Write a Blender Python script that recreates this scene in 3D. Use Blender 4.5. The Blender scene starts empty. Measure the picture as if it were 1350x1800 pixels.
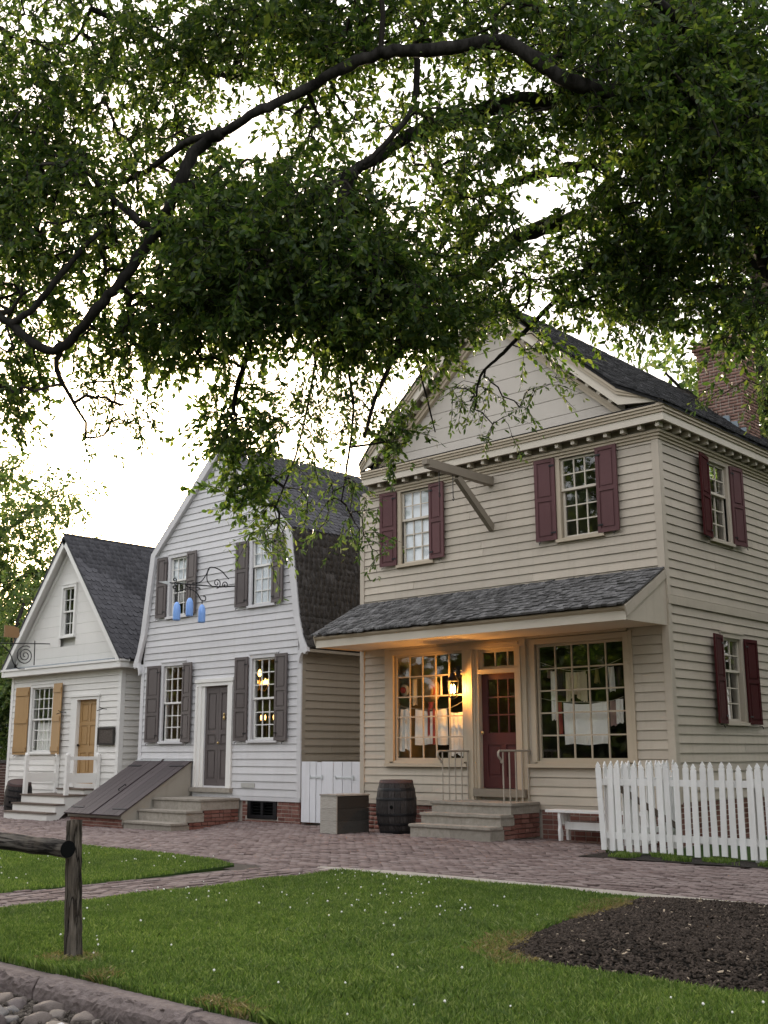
import bpy, math, random
import numpy as np
from mathutils import Vector, Matrix
random.seed(7)
RNG = np.random.default_rng(11)
sc = bpy.context.scene
COL = sc.collection
R = math.radians

# ------------------------------------------------------------------ camera
F_PX, YAW, PITCH, ROLL, EYE = 1943.0, .742, .2141, -.0035, 1.5
cy, sy, cp, sp = math.cos(YAW), math.sin(YAW), math.cos(PITCH), math.sin(PITCH)
c_fwd = Vector((-sy*cp, cy*cp, sp)); c_r = Vector((cy, sy, 0)); c_u = c_r.cross(c_fwd)
cr_, sr_ = math.cos(ROLL), math.sin(ROLL)
c_right = c_r*cr_ + c_u*sr_; c_up = c_u*cr_ - c_r*sr_
cam_d = bpy.data.cameras.new('camera'); cam = bpy.data.objects.new('camera', cam_d); COL.objects.link(cam)
cam.matrix_world = Matrix(((c_right.x, c_up.x, -c_fwd.x, 0), (c_right.y, c_up.y, -c_fwd.y, 0), (c_right.z, c_up.z, -c_fwd.z, EYE), (0, 0, 0, 1)))
cam_d.sensor_fit = 'VERTICAL'; cam_d.sensor_height = 36; cam_d.lens = 36*F_PX/1800
cam_d.clip_start = .1; cam_d.clip_end = 2000
sc.camera = cam
EYEV = Vector((0, 0, EYE))
def ray(x, y): return c_fwd*F_PX + c_right*(x-675) - c_up*(y-900)
def at_y(x, y, Y): d = ray(x, y); return EYEV + d*(Y/d.y)
def at_x(x, y, X): d = ray(x, y); return EYEV + d*(X/d.x)
def at_d(x, y, dist): return EYEV + ray(x, y)*(dist/F_PX)

# ------------------------------------------------------------------ light
SUN_DIR = ray(170, 855).normalized()          # towards the sun, low behind the houses
elev = math.asin(SUN_DIR.z); azim = math.atan2(SUN_DIR.x, SUN_DIR.y)
world = bpy.data.worlds.new('World'); sc.world = world; world.use_nodes = True
wn = world.node_tree; bg = wn.nodes['Background']
sky = wn.nodes.new('ShaderNodeTexSky'); sky.sky_type = 'NISHITA'; sky.sun_disc = False
sky.sun_elevation = elev; sky.sun_rotation = azim; sky.air_density = 1.0; sky.dust_density = 4.0; sky.ozone_density = .6
veil = wn.nodes.new('ShaderNodeMix'); veil.data_type = 'RGBA'; veil.inputs[0].default_value = .55
wn.links.new(sky.outputs[0], veil.inputs[6]); veil.inputs[7].default_value = (6.6, 6.3, 6.2, 1)
wn.links.new(veil.outputs[2], bg.inputs[0]); bg.inputs[1].default_value = .15
sun_d = bpy.data.lights.new('sun', 'SUN'); sun_d.energy = 2.4; sun_d.angle = R(1.5); sun_d.color = (1, .80, .58)
sun = bpy.data.objects.new('sun', sun_d); COL.objects.link(sun)
sun.rotation_euler = (-SUN_DIR).to_track_quat('-Z', 'Y').to_euler(); sun.location = (-40, 30, 20)
sc.view_settings.view_transform = 'Standard'; sc.view_settings.look = 'None'
sc.view_settings.gamma = 1; sc.view_settings.exposure = 1.6; sc.view_settings.use_curve_mapping = False
sc.render.engine = 'CYCLES'
cyc = sc.cycles
cyc.use_denoising = True; cyc.max_bounces = 6; cyc.diffuse_bounces = 3; cyc.glossy_bounces = 3
cyc.transmission_bounces = 4; cyc.transparent_max_bounces = 12; cyc.caustics_reflective = False; cyc.caustics_refractive = False
cyc.sample_clamp_indirect = 6

# ------------------------------------------------------------------ materials
class NT:
    def __init__(s, name):
        s.m = bpy.data.materials.new(name); s.m.use_nodes = True; s.t = s.m.node_tree; s.n = s.t.nodes
        s.b = s.n['Principled BSDF']; s.out = s.n['Material Output']
    def node(s, kind, **kw):
        n = s.n.new(kind)
        for k, v in kw.items(): setattr(n, k, v)
        return n
    def put(s, sock, v):
        if hasattr(v, 'is_output'): s.t.links.new(v, sock)
        elif isinstance(v, (tuple, list)) and len(v) == 3 and sock.type == 'RGBA': sock.default_value = (*v, 1)
        else: sock.default_value = v
    def noise(s, scale, detail=4, rough=.6, stretch=None, space='Object', w=None):
        tc = s.node('ShaderNodeTexCoord') if space == 'Object' else s.node('ShaderNodeNewGeometry')
        v = tc.outputs['Object'] if space == 'Object' else tc.outputs['Position']
        if stretch:
            mp = s.node('ShaderNodeMapping'); s.t.links.new(v, mp.inputs[0]); mp.inputs['Scale'].default_value = stretch; v = mp.outputs[0]
        n = s.node('ShaderNodeTexNoise'); n.inputs['Scale'].default_value = scale; n.inputs['Detail'].default_value = detail; n.inputs['Roughness'].default_value = rough
        s.t.links.new(v, n.inputs['Vector']); return n.outputs[0]
    def ramp(s, fac, stops, interp='LINEAR'):
        r = s.node('ShaderNodeValToRGB'); r.color_ramp.interpolation = interp
        e = r.color_ramp.elements
        while len(e) < len(stops): e.new(.5)
        for i, (p, c) in enumerate(stops):
            e[i].position = p; e[i].color = (*c, 1) if isinstance(c, (tuple, list)) else (c, c, c, 1)
        s.t.links.new(fac, r.inputs[0]); return r.outputs[0]
    def mix(s, fac, a, b, mode='MIX'):
        m = s.node('ShaderNodeMix', data_type='RGBA', blend_type=mode)
        s.put(m.inputs[0], fac); s.put(m.inputs[6], a); s.put(m.inputs[7], b); return m.outputs[2]
    def math(s, op, a, b=0.0):
        m = s.node('ShaderNodeMath', operation=op); s.put(m.inputs[0], a); s.put(m.inputs[1], b); return m.outputs[0]
    def rnd(s):   # a random number per object and per joined piece
        oi = s.node('ShaderNodeObjectInfo').outputs['Random']; g = s.node('ShaderNodeNewGeometry').outputs['Random Per Island']
        return s.math('FRACT', s.math('ADD', oi, g))
    def bump(s, h, strength=.3, dist=.01):
        b = s.node('ShaderNodeBump'); b.inputs['Strength'].default_value = strength; b.inputs['Distance'].default_value = dist
        s.t.links.new(h, b.inputs['Height']); s.t.links.new(b.outputs[0], s.b.inputs['Normal'])
    def fin(s, col=None, rough=.7, spec=.3, metal=0):
        if col is not None: s.put(s.b.inputs['Base Color'], col)
        s.put(s.b.inputs['Roughness'], rough); s.b.inputs['Specular IOR Level'].default_value = spec; s.b.inputs['Metallic'].default_value = metal
        return s.m
def mul(c, k): return tuple(v*k for v in c)
def paint(name, c, var=.10, rough=.55, dirt=.25, grain=40, streak=True, spec=.35):
    t = NT(name)
    r = t.rnd()
    base = t.mix(r, mul(c, 1-var), mul(c, 1+var*.7))
    d = t.ramp(t.noise(1.7, 6, .65, space='World'), [(.35, 0.0), (.75, 1.0)])
    base = t.mix(t.math('MULTIPLY', d, dirt), base, mul(c, .62))
    if streak:
        s = t.ramp(t.noise(1.0, 5, .6, (9, 9, .7), 'World'), [(.52, 0.0), (.8, 1.0)])
        base = t.mix(t.math('MULTIPLY', s, dirt*.8), base, mul((c[0], c[1]*.93, c[2]*.82), .6))
    t.bump(t.noise(grain, 5, .7, (.15, 1, 1), 'World'), .18, .006)
    return t.fin(base, rough, spec)
def wood(name, c1, c2, scale=6, stretch=(1, 8, 8), rough=.85, bump=.5, crack=False):
    t = NT(name)
    n = t.noise(scale, 8, .7, stretch)
    col = t.ramp(n, [(.34, c1), (.66, c2)])
    col = t.mix(t.rnd(), col, t.mix(.7, col, mul(c1, .8)))
    if crack:
        c = t.noise(scale*.55, 6, .55, tuple(q*.8 for q in stretch)); col = t.mix(t.ramp(c, [(.455, 0.), (.485, 1.), (.505, 1.), (.535, 0.)]), col, mul(c1, .5)); col = t.mix(t.ramp(t.noise(7, 5, .6), [(.45, 0.), (.75, .6)]), col, mul((c2[0]*.8, c2[1]*.72, c2[2]*.62), .5))
    t.bump(n, bump, .01); return t.fin(col, rough, .15)
def brickmat(name, c1, c2, c3, rough=.9):
    t = NT(name)
    col = t.ramp(t.rnd(), [(0, c1), (.5, c2), (1, c3)])
    n = t.noise(14, 6, .7, space='World'); col = t.mix(t.ramp(n, [(.4, 0.), (.8, .55)]), col, mul(c1, .45))
    n2 = t.noise(.9, 4, .6, space='World'); col = t.mix(t.ramp(n2, [(.45, 0.), (.75, .45)]), col, mul(c3, 1.12))
    t.bump(t.noise(90, 4, .7, space='World'), .4, .006); return t.fin(col, rough, .15)
def cobblemat(name):
    t = NT(name); r = t.node('ShaderNodeObjectInfo').outputs['Random']
    col = t.ramp(r, [(0, (.10, .085, .075)), (.3, (.20, .175, .155)), (.55, (.155, .15, .15)), (.8, (.27, .225, .185)), (1, (.12, .10, .10))])
    n = t.noise(9, 7, .65); col = t.mix(t.ramp(n, [(.35, 0.), (.75, .6)]), col, (.09, .075, .065)); t.bump(n, .5, .02); return t.fin(col, .7, .3)
def stone(name, c1, c2, scale=9, bump=.6, dist=.015, speck=True):
    t = NT(name)
    n = t.noise(scale, 9, .7, space='World'); col = t.ramp(n, [(.3, c1), (.7, c2)])
    col = t.mix(t.math('MULTIPLY', t.rnd(), .4), col, mul(c1, .8))
    if speck: col = t.mix(t.ramp(t.noise(160, 2, .5, space='World'), [(.5, 0.), (.7, .35)]), col, mul(c2, .45))
    t.bump(n, bump, dist); return t.fin(col, .85, .2)
def leafmat(name, dark, light, yellow, trans=.45):
    t = NT(name)
    col = t.ramp(t.rnd(), [(0, dark), (.6, light), (1, yellow)])
    big = t.noise(.5, 3, .5, space='World'); col = t.mix(t.ramp(big, [(.45, 0.), (.75, .45)]), col, dark)
    t.fin(col, .42, .35)
    tr = t.node('ShaderNodeBsdfTranslucent'); t.put(tr.inputs[0], t.mix(.5, col, t.mix(1.0, col, (2.2, 2.3, .8), 'MULTIPLY')))
    mx = t.node('ShaderNodeMixShader'); mx.inputs[0].default_value = trans
    t.t.links.new(t.b.outputs[0], mx.inputs[1]); t.t.links.new(tr.outputs[0], mx.inputs[2]); t.t.links.new(mx.outputs[0], t.out.inputs[0])
    return t.m
def grassmat(name, dark, light, yellow, trans=.4):
    t = NT(name); col = t.ramp(t.rnd(), [(0, dark), (.6, light), (1, yellow)])
    big = t.noise(.55, 4, .6, space='World'); fine = t.noise(3.2, 4, .6, space='World')
    col = t.mix(t.ramp(big, [(.38, 0.), (.62, .8)]), col, t.mix(1.0, col, (1.32, 1.28, 1.1), 'MULTIPLY'))
    col = t.mix(t.ramp(fine, [(.45, 0.), (.7, .7)]), col, t.mix(1.0, col, (.55, .62, .6), 'MULTIPLY'))
    t.fin(col, .5, .3)
    tr = t.node('ShaderNodeBsdfTranslucent'); t.put(tr.inputs[0], t.mix(1.0, col, (1.3, 1.4, .8), 'MULTIPLY'))
    mx = t.node('ShaderNodeMixShader'); mx.inputs[0].default_value = trans
    t.t.links.new(t.b.outputs[0], mx.inputs[1]); t.t.links.new(tr.outputs[0], mx.inputs[2]); t.t.links.new(mx.outputs[0], t.out.inputs[0]); return t.m
def glassmat(name, tint=(.98, .985, .98)):
    t = NT(name); t.n.remove(t.b)
    tr = t.node('ShaderNodeBsdfTransparent'); t.put(tr.inputs[0], tint)
    gl = t.node('ShaderNodeBsdfGlossy'); gl.inputs['Roughness'].default_value = .02; gl.inputs[0].default_value = (1, 1, 1, 1)
    bp = t.node('ShaderNodeBump'); bp.inputs['Strength'].default_value = .04; bp.inputs['Distance'].default_value = .01
    t.t.links.new(t.noise(5, 2, .5, space='World'), bp.inputs['Height']); t.t.links.new(bp.outputs[0], gl.inputs['Normal'])
    ge = t.node('ShaderNodeNewGeometry'); dt = t.node('ShaderNodeVectorMath', operation='DOT_PRODUCT')
    t.t.links.new(ge.outputs['Incoming'], dt.inputs[0]); t.t.links.new(ge.outputs['Normal'], dt.inputs[1])
    k = t.math('SUBTRACT', 1.0, t.math('ABSOLUTE', dt.outputs['Value'])); k = t.math('ADD', t.math('MULTIPLY', t.math('POWER', k, 5.0), .95), .045)
    mx = t.node('ShaderNodeMixShader'); t.t.links.new(k, mx.inputs[0])
    t.t.links.new(tr.outputs[0], mx.inputs[1]); t.t.links.new(gl.outputs[0], mx.inputs[2]); t.t.links.new(mx.outputs[0], t.out.inputs[0])
    return t.m
def emit(name, c, s):
    t = NT(name); t.put(t.b.inputs['Emission Color'], c); t.b.inputs['Emission Strength'].default_value = s; return t.fin(c, .5)
def plain(name, c, rough=.7, spec=.3, metal=0, var=.12):
    t = NT(name); n = t.noise(20, 5, .6, space='World'); col = t.mix(n, mul(c, 1-var), mul(c, 1+var)); t.bump(n, .15, .004); return t.fin(col, rough, spec, metal)

M = {}
M['beige'] = paint('beige_paint', (.495, .432, .35), .12, dirt=.34)
M['beige_trim'] = paint('beige_trim', (.47, .395, .295), .03, dirt=.18, streak=False)
M['beige_gable'] = paint('beige_gable', (.50, .455, .40), .04, dirt=.15)
M['cream_trim'] = paint('cream_trim', (.60, .54, .45), .03, dirt=.15, streak=False)
M['grey_white'] = paint('grey_white_paint', (.585, .575, .58), .07, dirt=.24)
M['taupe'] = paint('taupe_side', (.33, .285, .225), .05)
M['white'] = paint('white_paint', (.71, .69, .65), .04, dirt=.15)
M['white_side'] = M['white']
M['white_trim'] = paint('white_trim', (.74, .725, .69), .02, dirt=.1, streak=False)
M['fence_white'] = paint('fence_white', (.80, .795, .78), .08, dirt=.35)
M['gate_white'] = paint('gate_white', (.70, .70, .725), .06, dirt=.3)
M['maroon'] = paint('maroon_sky_tinted', (.115, .053, .055), .09, dirt=.36, rough=.6, spec=.2)  # front shutters greyer than side ones: reflected sky put into the colour
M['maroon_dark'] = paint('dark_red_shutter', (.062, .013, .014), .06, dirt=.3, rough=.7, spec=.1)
M['door_red'] = paint('door_red', (.075, .022, .022), .02, dirt=.15, rough=.4)
M['grey_shutter'] = paint('grey_brown_shutter', (.105, .088, .085), .05, dirt=.2)
M['ochre'] = paint('ochre_paint', (.37, .225, .095), .04, dirt=.2)
M['cellar_brown'] = paint('cellar_brown', (.060, .047, .049), .22, dirt=.4, rough=.55, spec=.25)
M['cellar_side'] = paint('cellar_side', (.34, .315, .27), .04)
M['hoist'] = paint('hoist_paint_recess_shade', (.235, .20, .155), .05)  # brown of the hoist, also used as painted shade in cornice recesses
M['shingle_grey'] = wood('weathered_shingle', (.03, .029, .028), (.27, .265, .265), 4, (6, 1, 1), .9)
M['shingle_dark'] = wood('dark_shingle', (.016, .016, .017), (.062, .061, .062), 9, (10, 1, 1), .85)
M['shingle_slate'] = wood('slate_grey_shingle', (.042, .042, .047), (.098, .097, .105), 9, (10, 1, 1), .8)
M['mossy'] = stone('mossy_roof', (.034, .031, .030), (.13, .12, .112), 22, .9, .02)
M['brick'] = brickmat('wall_brick', (.12, .05, .04), (.20, .085, .066), (.25, .13, .105))
M['chimney_brick'] = brickmat('chimney_brick', (.13, .07, .055), (.20, .11, .085), (.25, .155, .125))
M['pave'] = brickmat('paving_brick', (.125, .092, .086), (.178, .137, .128), (.238, .195, .183))
M['mortar'] = stone('mortar', (.33, .29, .25), (.50, .45, .39), 20, .3)
M['joint'] = stone('joint_soil', (.035, .03, .026), (.10, .085, .07), 12, .5)
M['stone'] = stone('step_stone', (.235, .21, .175), (.40, .365, .315), 10, .4, .008)
M['kerb'] = stone('kerb_sandstone', (.125, .098, .092), (.235, .198, .187), 16, 1.0, .02)
M['cobble'] = cobblemat('cobble')
M['cobble_pale'] = stone('cobble_pale', (.42, .43, .45), (.55, .56, .58), 5, .3, .01)
M['sand'] = stone('gravel_sand', (.27, .245, .21), (.46, .425, .375), 60, .7, .01)
M['soil'] = stone('mulch_soil', (.012, .010, .008), (.045, .037, .031), 45, 1.0, .03)
M['iron'] = plain('black_iron', (.02, .02, .022), .5, .5, .6)
M['rail_paint'] = plain('rail_paint', (.34, .30, .245), .5, .4)
M['old_wood'] = wood('grey_old_wood', (.010, .008, .006), (.20, .172, .14), 2.6, (11, 11, .8), .95, 1.0, True)
M['rail_wood'] = wood('grey_rail_wood', (.02, .018, .016), (.26, .235, .205), 3.0, (.6, 9, 9), .95, 1.0, True)
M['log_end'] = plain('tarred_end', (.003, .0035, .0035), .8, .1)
M['barrel'] = wood('barrel_wood', (.022, .019, .018), (.07, .062, .06), 6, (9, 9, 1), .6, .5)
M['barrel_rim'] = plain('barrel_rim', (.075, .045, .042), .7)
M['crate_pale'] = wood('crate_pale', (.27, .25, .22), (.52, .49, .44), 5, (1, 9, 9), .9, .5)
M['crate_dark'] = wood('crate_dark', (.035, .032, .028), (.085, .078, .07), 5, (1, 9, 9), .9, .5)
M['plaque'] = wood('plaque_board', (.045, .036, .03), (.13, .11, .095), 4, (2, 5, 5), .7)
M['tread'] = wood('tread_wood', (.10, .075, .06), (.22, .18, .15), 5, (1, 9, 9), .8)
M['bark'] = wood('bark', (.008, .007, .006), (.05, .046, .041), 4, (3, 3, .7), .95, 1.0)
M['twig'] = plain('twig', (.022, .018, .014), .9)
M['leaf'] = leafmat('oak_leaf', (.024, .050, .015), (.058, .102, .022), (.145, .18, .045), .56)
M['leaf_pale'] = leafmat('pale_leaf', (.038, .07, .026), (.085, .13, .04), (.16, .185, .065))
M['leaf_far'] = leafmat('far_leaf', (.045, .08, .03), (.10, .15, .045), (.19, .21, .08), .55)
M['grass'] = grassmat('grass_blade', (.054, .098, .022), (.112, .176, .040), (.21, .255, .10), .4)
M['grass_tuft'] = grassmat('grass_tuft', (.052, .09, .022), (.105, .16, .042), (.22, .26, .12), .4)
M['dry_grass'] = leafmat('dry_blade', (.13, .105, .045), (.21, .17, .08), (.28, .235, .125), .3)
t = NT('lawn_soil'); n = t.noise(2.2, 6, .6, space='World'); t.bump(t.noise(60, 4, .7, space='World'), .6, .02)
M['lawn'] = t.fin(t.ramp(n, [(.3, (.022, .042, .012)), (.7, (.045, .078, .020))]), .95, .1)
t = NT('far_ground'); n = t.noise(.6, 6, .6, space='World')
M['ground'] = t.fin(t.ramp(n, [(.3, (.025, .04, .015)), (.7, (.06, .06, .035))]), .95, .1)
M['street'] = stone('street_dirt', (.05, .043, .036), (.14, .12, .10), 25, .6, .01)
M['glass'] = glassmat('window_glass')
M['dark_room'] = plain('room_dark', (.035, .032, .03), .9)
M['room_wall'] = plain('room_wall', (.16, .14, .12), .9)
M['sky_sheet'] = plain('pale_sky_sheet', (.80, .84, .90), .8, var=.04)  # reflected sky put into a pale blue colour
M['linen'] = plain('linen', (.90, .885, .85), .9, .1, var=.05)
M['cream_cloth'] = plain('cream_cloth', (.66, .57, .42), .9, .1)
M['purple_cloth'] = plain('purple_cloth', (.07, .045, .06), .9, .1)
M['red_ribbon'] = plain('red_ribbon', (.33, .065, .055), .8, .2)
M['pink_cloth'] = plain('pink_cloth', (.33, .22, .20), .9, .1)
M['yellow_ribbon'] = plain('yellow_ribbon', (.36, .29, .12), .8, .2)
M['straw'] = wood('straw', (.32, .21, .11), (.50, .36, .22), 30, (1, 1, 6), .8, .4)
M['string'] = plain('string', (.5, .47, .4), .9)
M['blue'] = plain('blue_sign_paint', (.20, .38, .78), .45, .5, var=.06)
M['tan_sign'] = plain('tan_sign_paint', (.26, .15, .07), .5)
M['white_metal'] = plain('pale_metal', (.55, .58, .58), .4, .5)
M['lead'] = plain('lead_flashing', (.19, .23, .26), .45, .5, .3)
M['brass'] = plain('brass', (.45, .32, .14), .35, .5, .8)
M['flame'] = emit('lantern_bulb', (1, .62, .2), 38)
M['bulb'] = emit('chandelier_bulb', (1, .50, .13), 3)
M['clover'] = plain('clover_white', (.72, .72, .66), .9)
M['chip'] = plain('wood_chip', (.36, .29, .21), .9, var=.3)
M['mulch_bit'] = wood('mulch_bit', (.018, .014, .011), (.10, .077, .062), 9, (1, 1, 1), .95, .3)
M['sign_print'] = plain('faded_print', (.40, .39, .36), .8)

# ------------------------------------------------------------------ geometry helpers
ORG = {}
def org(p): return ORG.get(p.name, Vector((0, 0, 0))) if p else Vector((0, 0, 0))
def link(name, data, parent=None, loc=(0, 0, 0), rot=(0, 0, 0), scale=(1, 1, 1)):
    o = bpy.data.objects.new(name, data); COL.objects.link(o); o.parent = parent
    o.location = Vector(loc) - org(parent); o.rotation_euler = rot; o.scale = scale
    return o
def tag(o, label, cat, group=None, kind=None):
    o['label'] = label; o['category'] = cat
    if group: o['group'] = group
    if kind: o['kind'] = kind
    return o
def thing(name, label, cat, loc=(0, 0, 0), rot=0, group=None, local=False):
    o = link(name, None, None, loc, (0, 0, rot)); o.empty_display_size = .2
    if not local: ORG[o.name] = Vector(loc)
    return tag(o, label, cat, group)
def struct(o, kind='structure'): o['kind'] = kind; return o
def mesh(name, v, f, mat, smooth=False):
    me = bpy.data.meshes.new(name); me.from_pydata([tuple(p) for p in v], [], [tuple(q) for q in f])
    me.materials.append(mat)
    if smooth: me.polygons.foreach_set('use_smooth', [True]*len(me.polygons))
    me.update(); return me
def np_mesh(name, v, f, mat, smooth=False):
    """v (N,3) array, f (K,n) array of equal-size faces"""
    me = bpy.data.meshes.new(name); k, n = f.shape
    me.vertices.add(len(v)); me.vertices.foreach_set('co', np.asarray(v, np.float32).ravel())
    me.loops.add(k*n); me.loops.foreach_set('vertex_index', np.asarray(f, np.int32).ravel())
    me.polygons.add(k); me.polygons.foreach_set('loop_start', np.arange(0, k*n, n, dtype=np.int32)); me.polygons.foreach_set('loop_total', np.full(k, n, np.int32))
    if smooth: me.polygons.foreach_set('use_smooth', np.ones(k, bool))
    me.materials.append(mat); me.update(calc_edges=True); return me
CUBE_V = [(x, y, z) for x in (-.5, .5) for y in (-.5, .5) for z in (-.5, .5)]
CUBE_F = [(0, 1, 3, 2), (4, 6, 7, 5), (0, 4, 5, 1), (2, 3, 7, 6), (0, 2, 6, 4), (1, 5, 7, 3)]
CACHE = {}
def cube(mat):
    k = ('cube', mat.name)
    if k not in CACHE: CACHE[k] = mesh('box_'+mat.name, CUBE_V, CUBE_F, mat)
    return CACHE[k]
def box(name, par, a, b, mat, rot=(0, 0, 0)):
    a, b = Vector(a), Vector(b)
    return link(name, cube(mat), par, (a+b)/2, rot, [abs(b[i]-a[i]) for i in range(3)])
class MB:
    def __init__(s): s.v = []; s.f = []
    def add(s, v, f):
        k = len(s.v); s.v += [tuple(p) for p in v]; s.f += [tuple(i+k for i in q) for q in f]; return s
    def box(s, a, b, m=None):
        a, b = Vector(a), Vector(b); c, d = (a+b)/2, b-a
        v = [Vector((c[0]+p[0]*d[0], c[1]+p[1]*d[1], c[2]+p[2]*d[2])) for p in CUBE_V]
        if m: v = [m @ p for p in v]
        return s.add(v, CUBE_F)
    def beam(s, p, q, w, h):
        """bar from p to q, w across (horizontal), h the other way"""
        p, q = Vector(p), Vector(q); d = (q-p); L = d.length; x = d/L
        y = Vector((0, 0, 1)).cross(x)
        y = Vector((0, 1, 0)) if y.length < 1e-4 else y.normalized()
        z = x.cross(y); mt = Matrix.Translation((p+q)/2) @ Matrix((x, y, z)).transposed().to_4x4()
        return s.box((-L/2, -w/2, -h/2), (L/2, w/2, h/2), mt)
    def tube(s, pts, rad, n=8, cap=True, jit=0):
        pts = [Vector(p) for p in pts]; k = len(s.v)
        rad = rad if hasattr(rad, '__len__') else [rad]*len(pts)
        up = Vector((.13, .31, .94)); prev = None
        for i, p in enumerate(pts):
            d = (pts[min(i+1, len(pts)-1)]-pts[max(i-1, 0)]).normalized()
            a = d.cross(up) if prev is None else prev - d*prev.dot(d)
            if a.length < 1e-5: a = d.cross(Vector((1, 0, 0)))
            a.normalize(); b = d.cross(a); prev = a
            for j in range(n):
                t = 2*math.pi*j/n; r = rad[i]*(1+random.uniform(-jit, jit))
                s.v.append(tuple(p + a*(r*math.cos(t)) + b*(r*math.sin(t))))
        for i in range(len(pts)-1):
            for j in range(n):
                s.f.append((k+i*n+j, k+i*n+(j+1) % n, k+(i+1)*n+(j+1) % n, k+(i+1)*n+j))
        if cap:
            s.f.append(tuple(k+j for j in range(n))[::-1]); s.f.append(tuple(k+(len(pts)-1)*n+j for j in range(n)))
        return s
    def lathe(s, prof, n=24, c=(0, 0, 0)):
        k = len(s.v)
        for r, z in prof:
            for j in range(n):
                t = 2*math.pi*j/n; s.v.append((c[0]+r*math.cos(t), c[1]+r*math.sin(t), c[2]+z))
        for i in range(len(prof)-1):
            for j in range(n): s.f.append((k+i*n+j, k+i*n+(j+1) % n, k+(i+1)*n+(j+1) % n, k+(i+1)*n+j))
        s.f.append(tuple(k+j for j in range(n))[::-1]); s.f.append(tuple(k+(len(prof)-1)*n+j for j in range(n)))
        return s
    def prism(s, poly, y0, y1, axis='y'):
        """poly of (u,z) extruded between y0 and y1 (axis 'y') or poly of (y,z) along x, or (x,y) along z"""
        n = len(poly); k = len(s.v)
        def p(u, w, d): return (u, d, w) if axis == 'y' else (d, u, w) if axis == 'x' else (u, w, d)
        s.v += [p(u, w, y0) for u, w in poly] + [p(u, w, y1) for u, w in poly]
        s.f.append(tuple(k+i for i in range(n))); s.f.append(tuple(k+n+i for i in range(n))[::-1])
        for i in range(n): s.f.append((k+i, k+n+i, k+n+(i+1) % n, k+(i+1) % n))
        return s
    def build(s, name, mat, parent=None, loc=(0, 0, 0), rot=(0, 0, 0), smooth=False, world=True):
        """world: vertices are given in the frame in which loc/ORG are given; they are re-based on loc"""
        v = [Vector(p)-Vector(loc) for p in s.v] if world else s.v
        me = mesh(name, v, s.f, mat, smooth)
        import bmesh
        bm = bmesh.new(); bm.from_mesh(me); bmesh.ops.recalc_face_normals(bm, faces=bm.faces); bm.to_mesh(me); bm.free()
        return link(name, me, parent, loc, rot)
def cat_rom(pts, n=6):
    P = [Vector(p) for p in pts]; out = []
    for i in range(len(P)-1):
        a, b, c, d = P[max(i-1, 0)], P[i], P[i+1], P[min(i+2, len(P)-1)]
        for k in range(n):
            t = k/n; out.append(.5*((2*b)+(c-a)*t+(2*a-5*b+4*c-d)*t*t+(3*b-a-3*c+d)*t**3))
    out.append(P[-1]); return out
def join_np(base_v, base_f, mats):
    """copies of one small mesh, as arrays; mats (N,4,4)"""
    bv = np.c_[np.asarray(base_v, float), np.ones(len(base_v))]; m = np.asarray(mats, float)
    v = np.einsum('nij,kj->nki', m, bv)[..., :3]
    f = np.asarray(base_f)[None] + (np.arange(len(m))*len(base_v))[:, None, None]
    return v.reshape(-1, 3), f.reshape(-1, len(base_f[0]))
def near_far(mats, limit):
    p = np.array([[m[0][3], m[1][3], m[2][3]] for m in mats]); d = np.linalg.norm(p-np.array([0, 0, EYE]), axis=1)
    # pieces in front of the lens first, nearest first
    q = p-np.array([0, 0, EYE]); z = q@np.array(c_fwd); u = 675+F_PX*(q@np.array(c_right))/np.maximum(z, .1); w = 900-F_PX*(q@np.array(c_up))/np.maximum(z, .1)
    d = d + 1000*((u < -5) | (u > 1355) | (w > 1805) | (z < .2))
    o = np.argsort(d); return [mats[i] for i in o[:limit]], [mats[i] for i in o[limit:]]
def scatter(name, par, base_v, base_f, mat, mats, limit=300):
    """repeated pieces: the nearest ones as parts, the rest as one mass"""
    a, b = near_far(mats, limit)
    me = mesh(name, base_v, base_f, mat); po = org(par)
    for m in a:
        o = bpy.data.objects.new(name, me); COL.objects.link(o); o.parent = par
        mm = m.copy(); mm.translation = mm.translation-po; o.matrix_local = mm
    if b:
        v, f = join_np(base_v, base_f, b); v = v-np.array(po)
        o = link('more_'+name+'s', np_mesh('more_'+name, v, f, mat), par); o.location = (0, 0, 0); o['kind'] = 'stuff'

class Face:
    """a wall plane: u runs to the right seen from outside, d goes into the wall"""
    def __init__(s, x, y, rot=0):
        s.o = Vector((x, y, 0)); s.rot = rot; s.m = Matrix.Translation(s.o) @ Matrix.Rotation(rot, 4, 'Z')
    def p(s, u, d, z): return s.m @ Vector((u, d, z))

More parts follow.
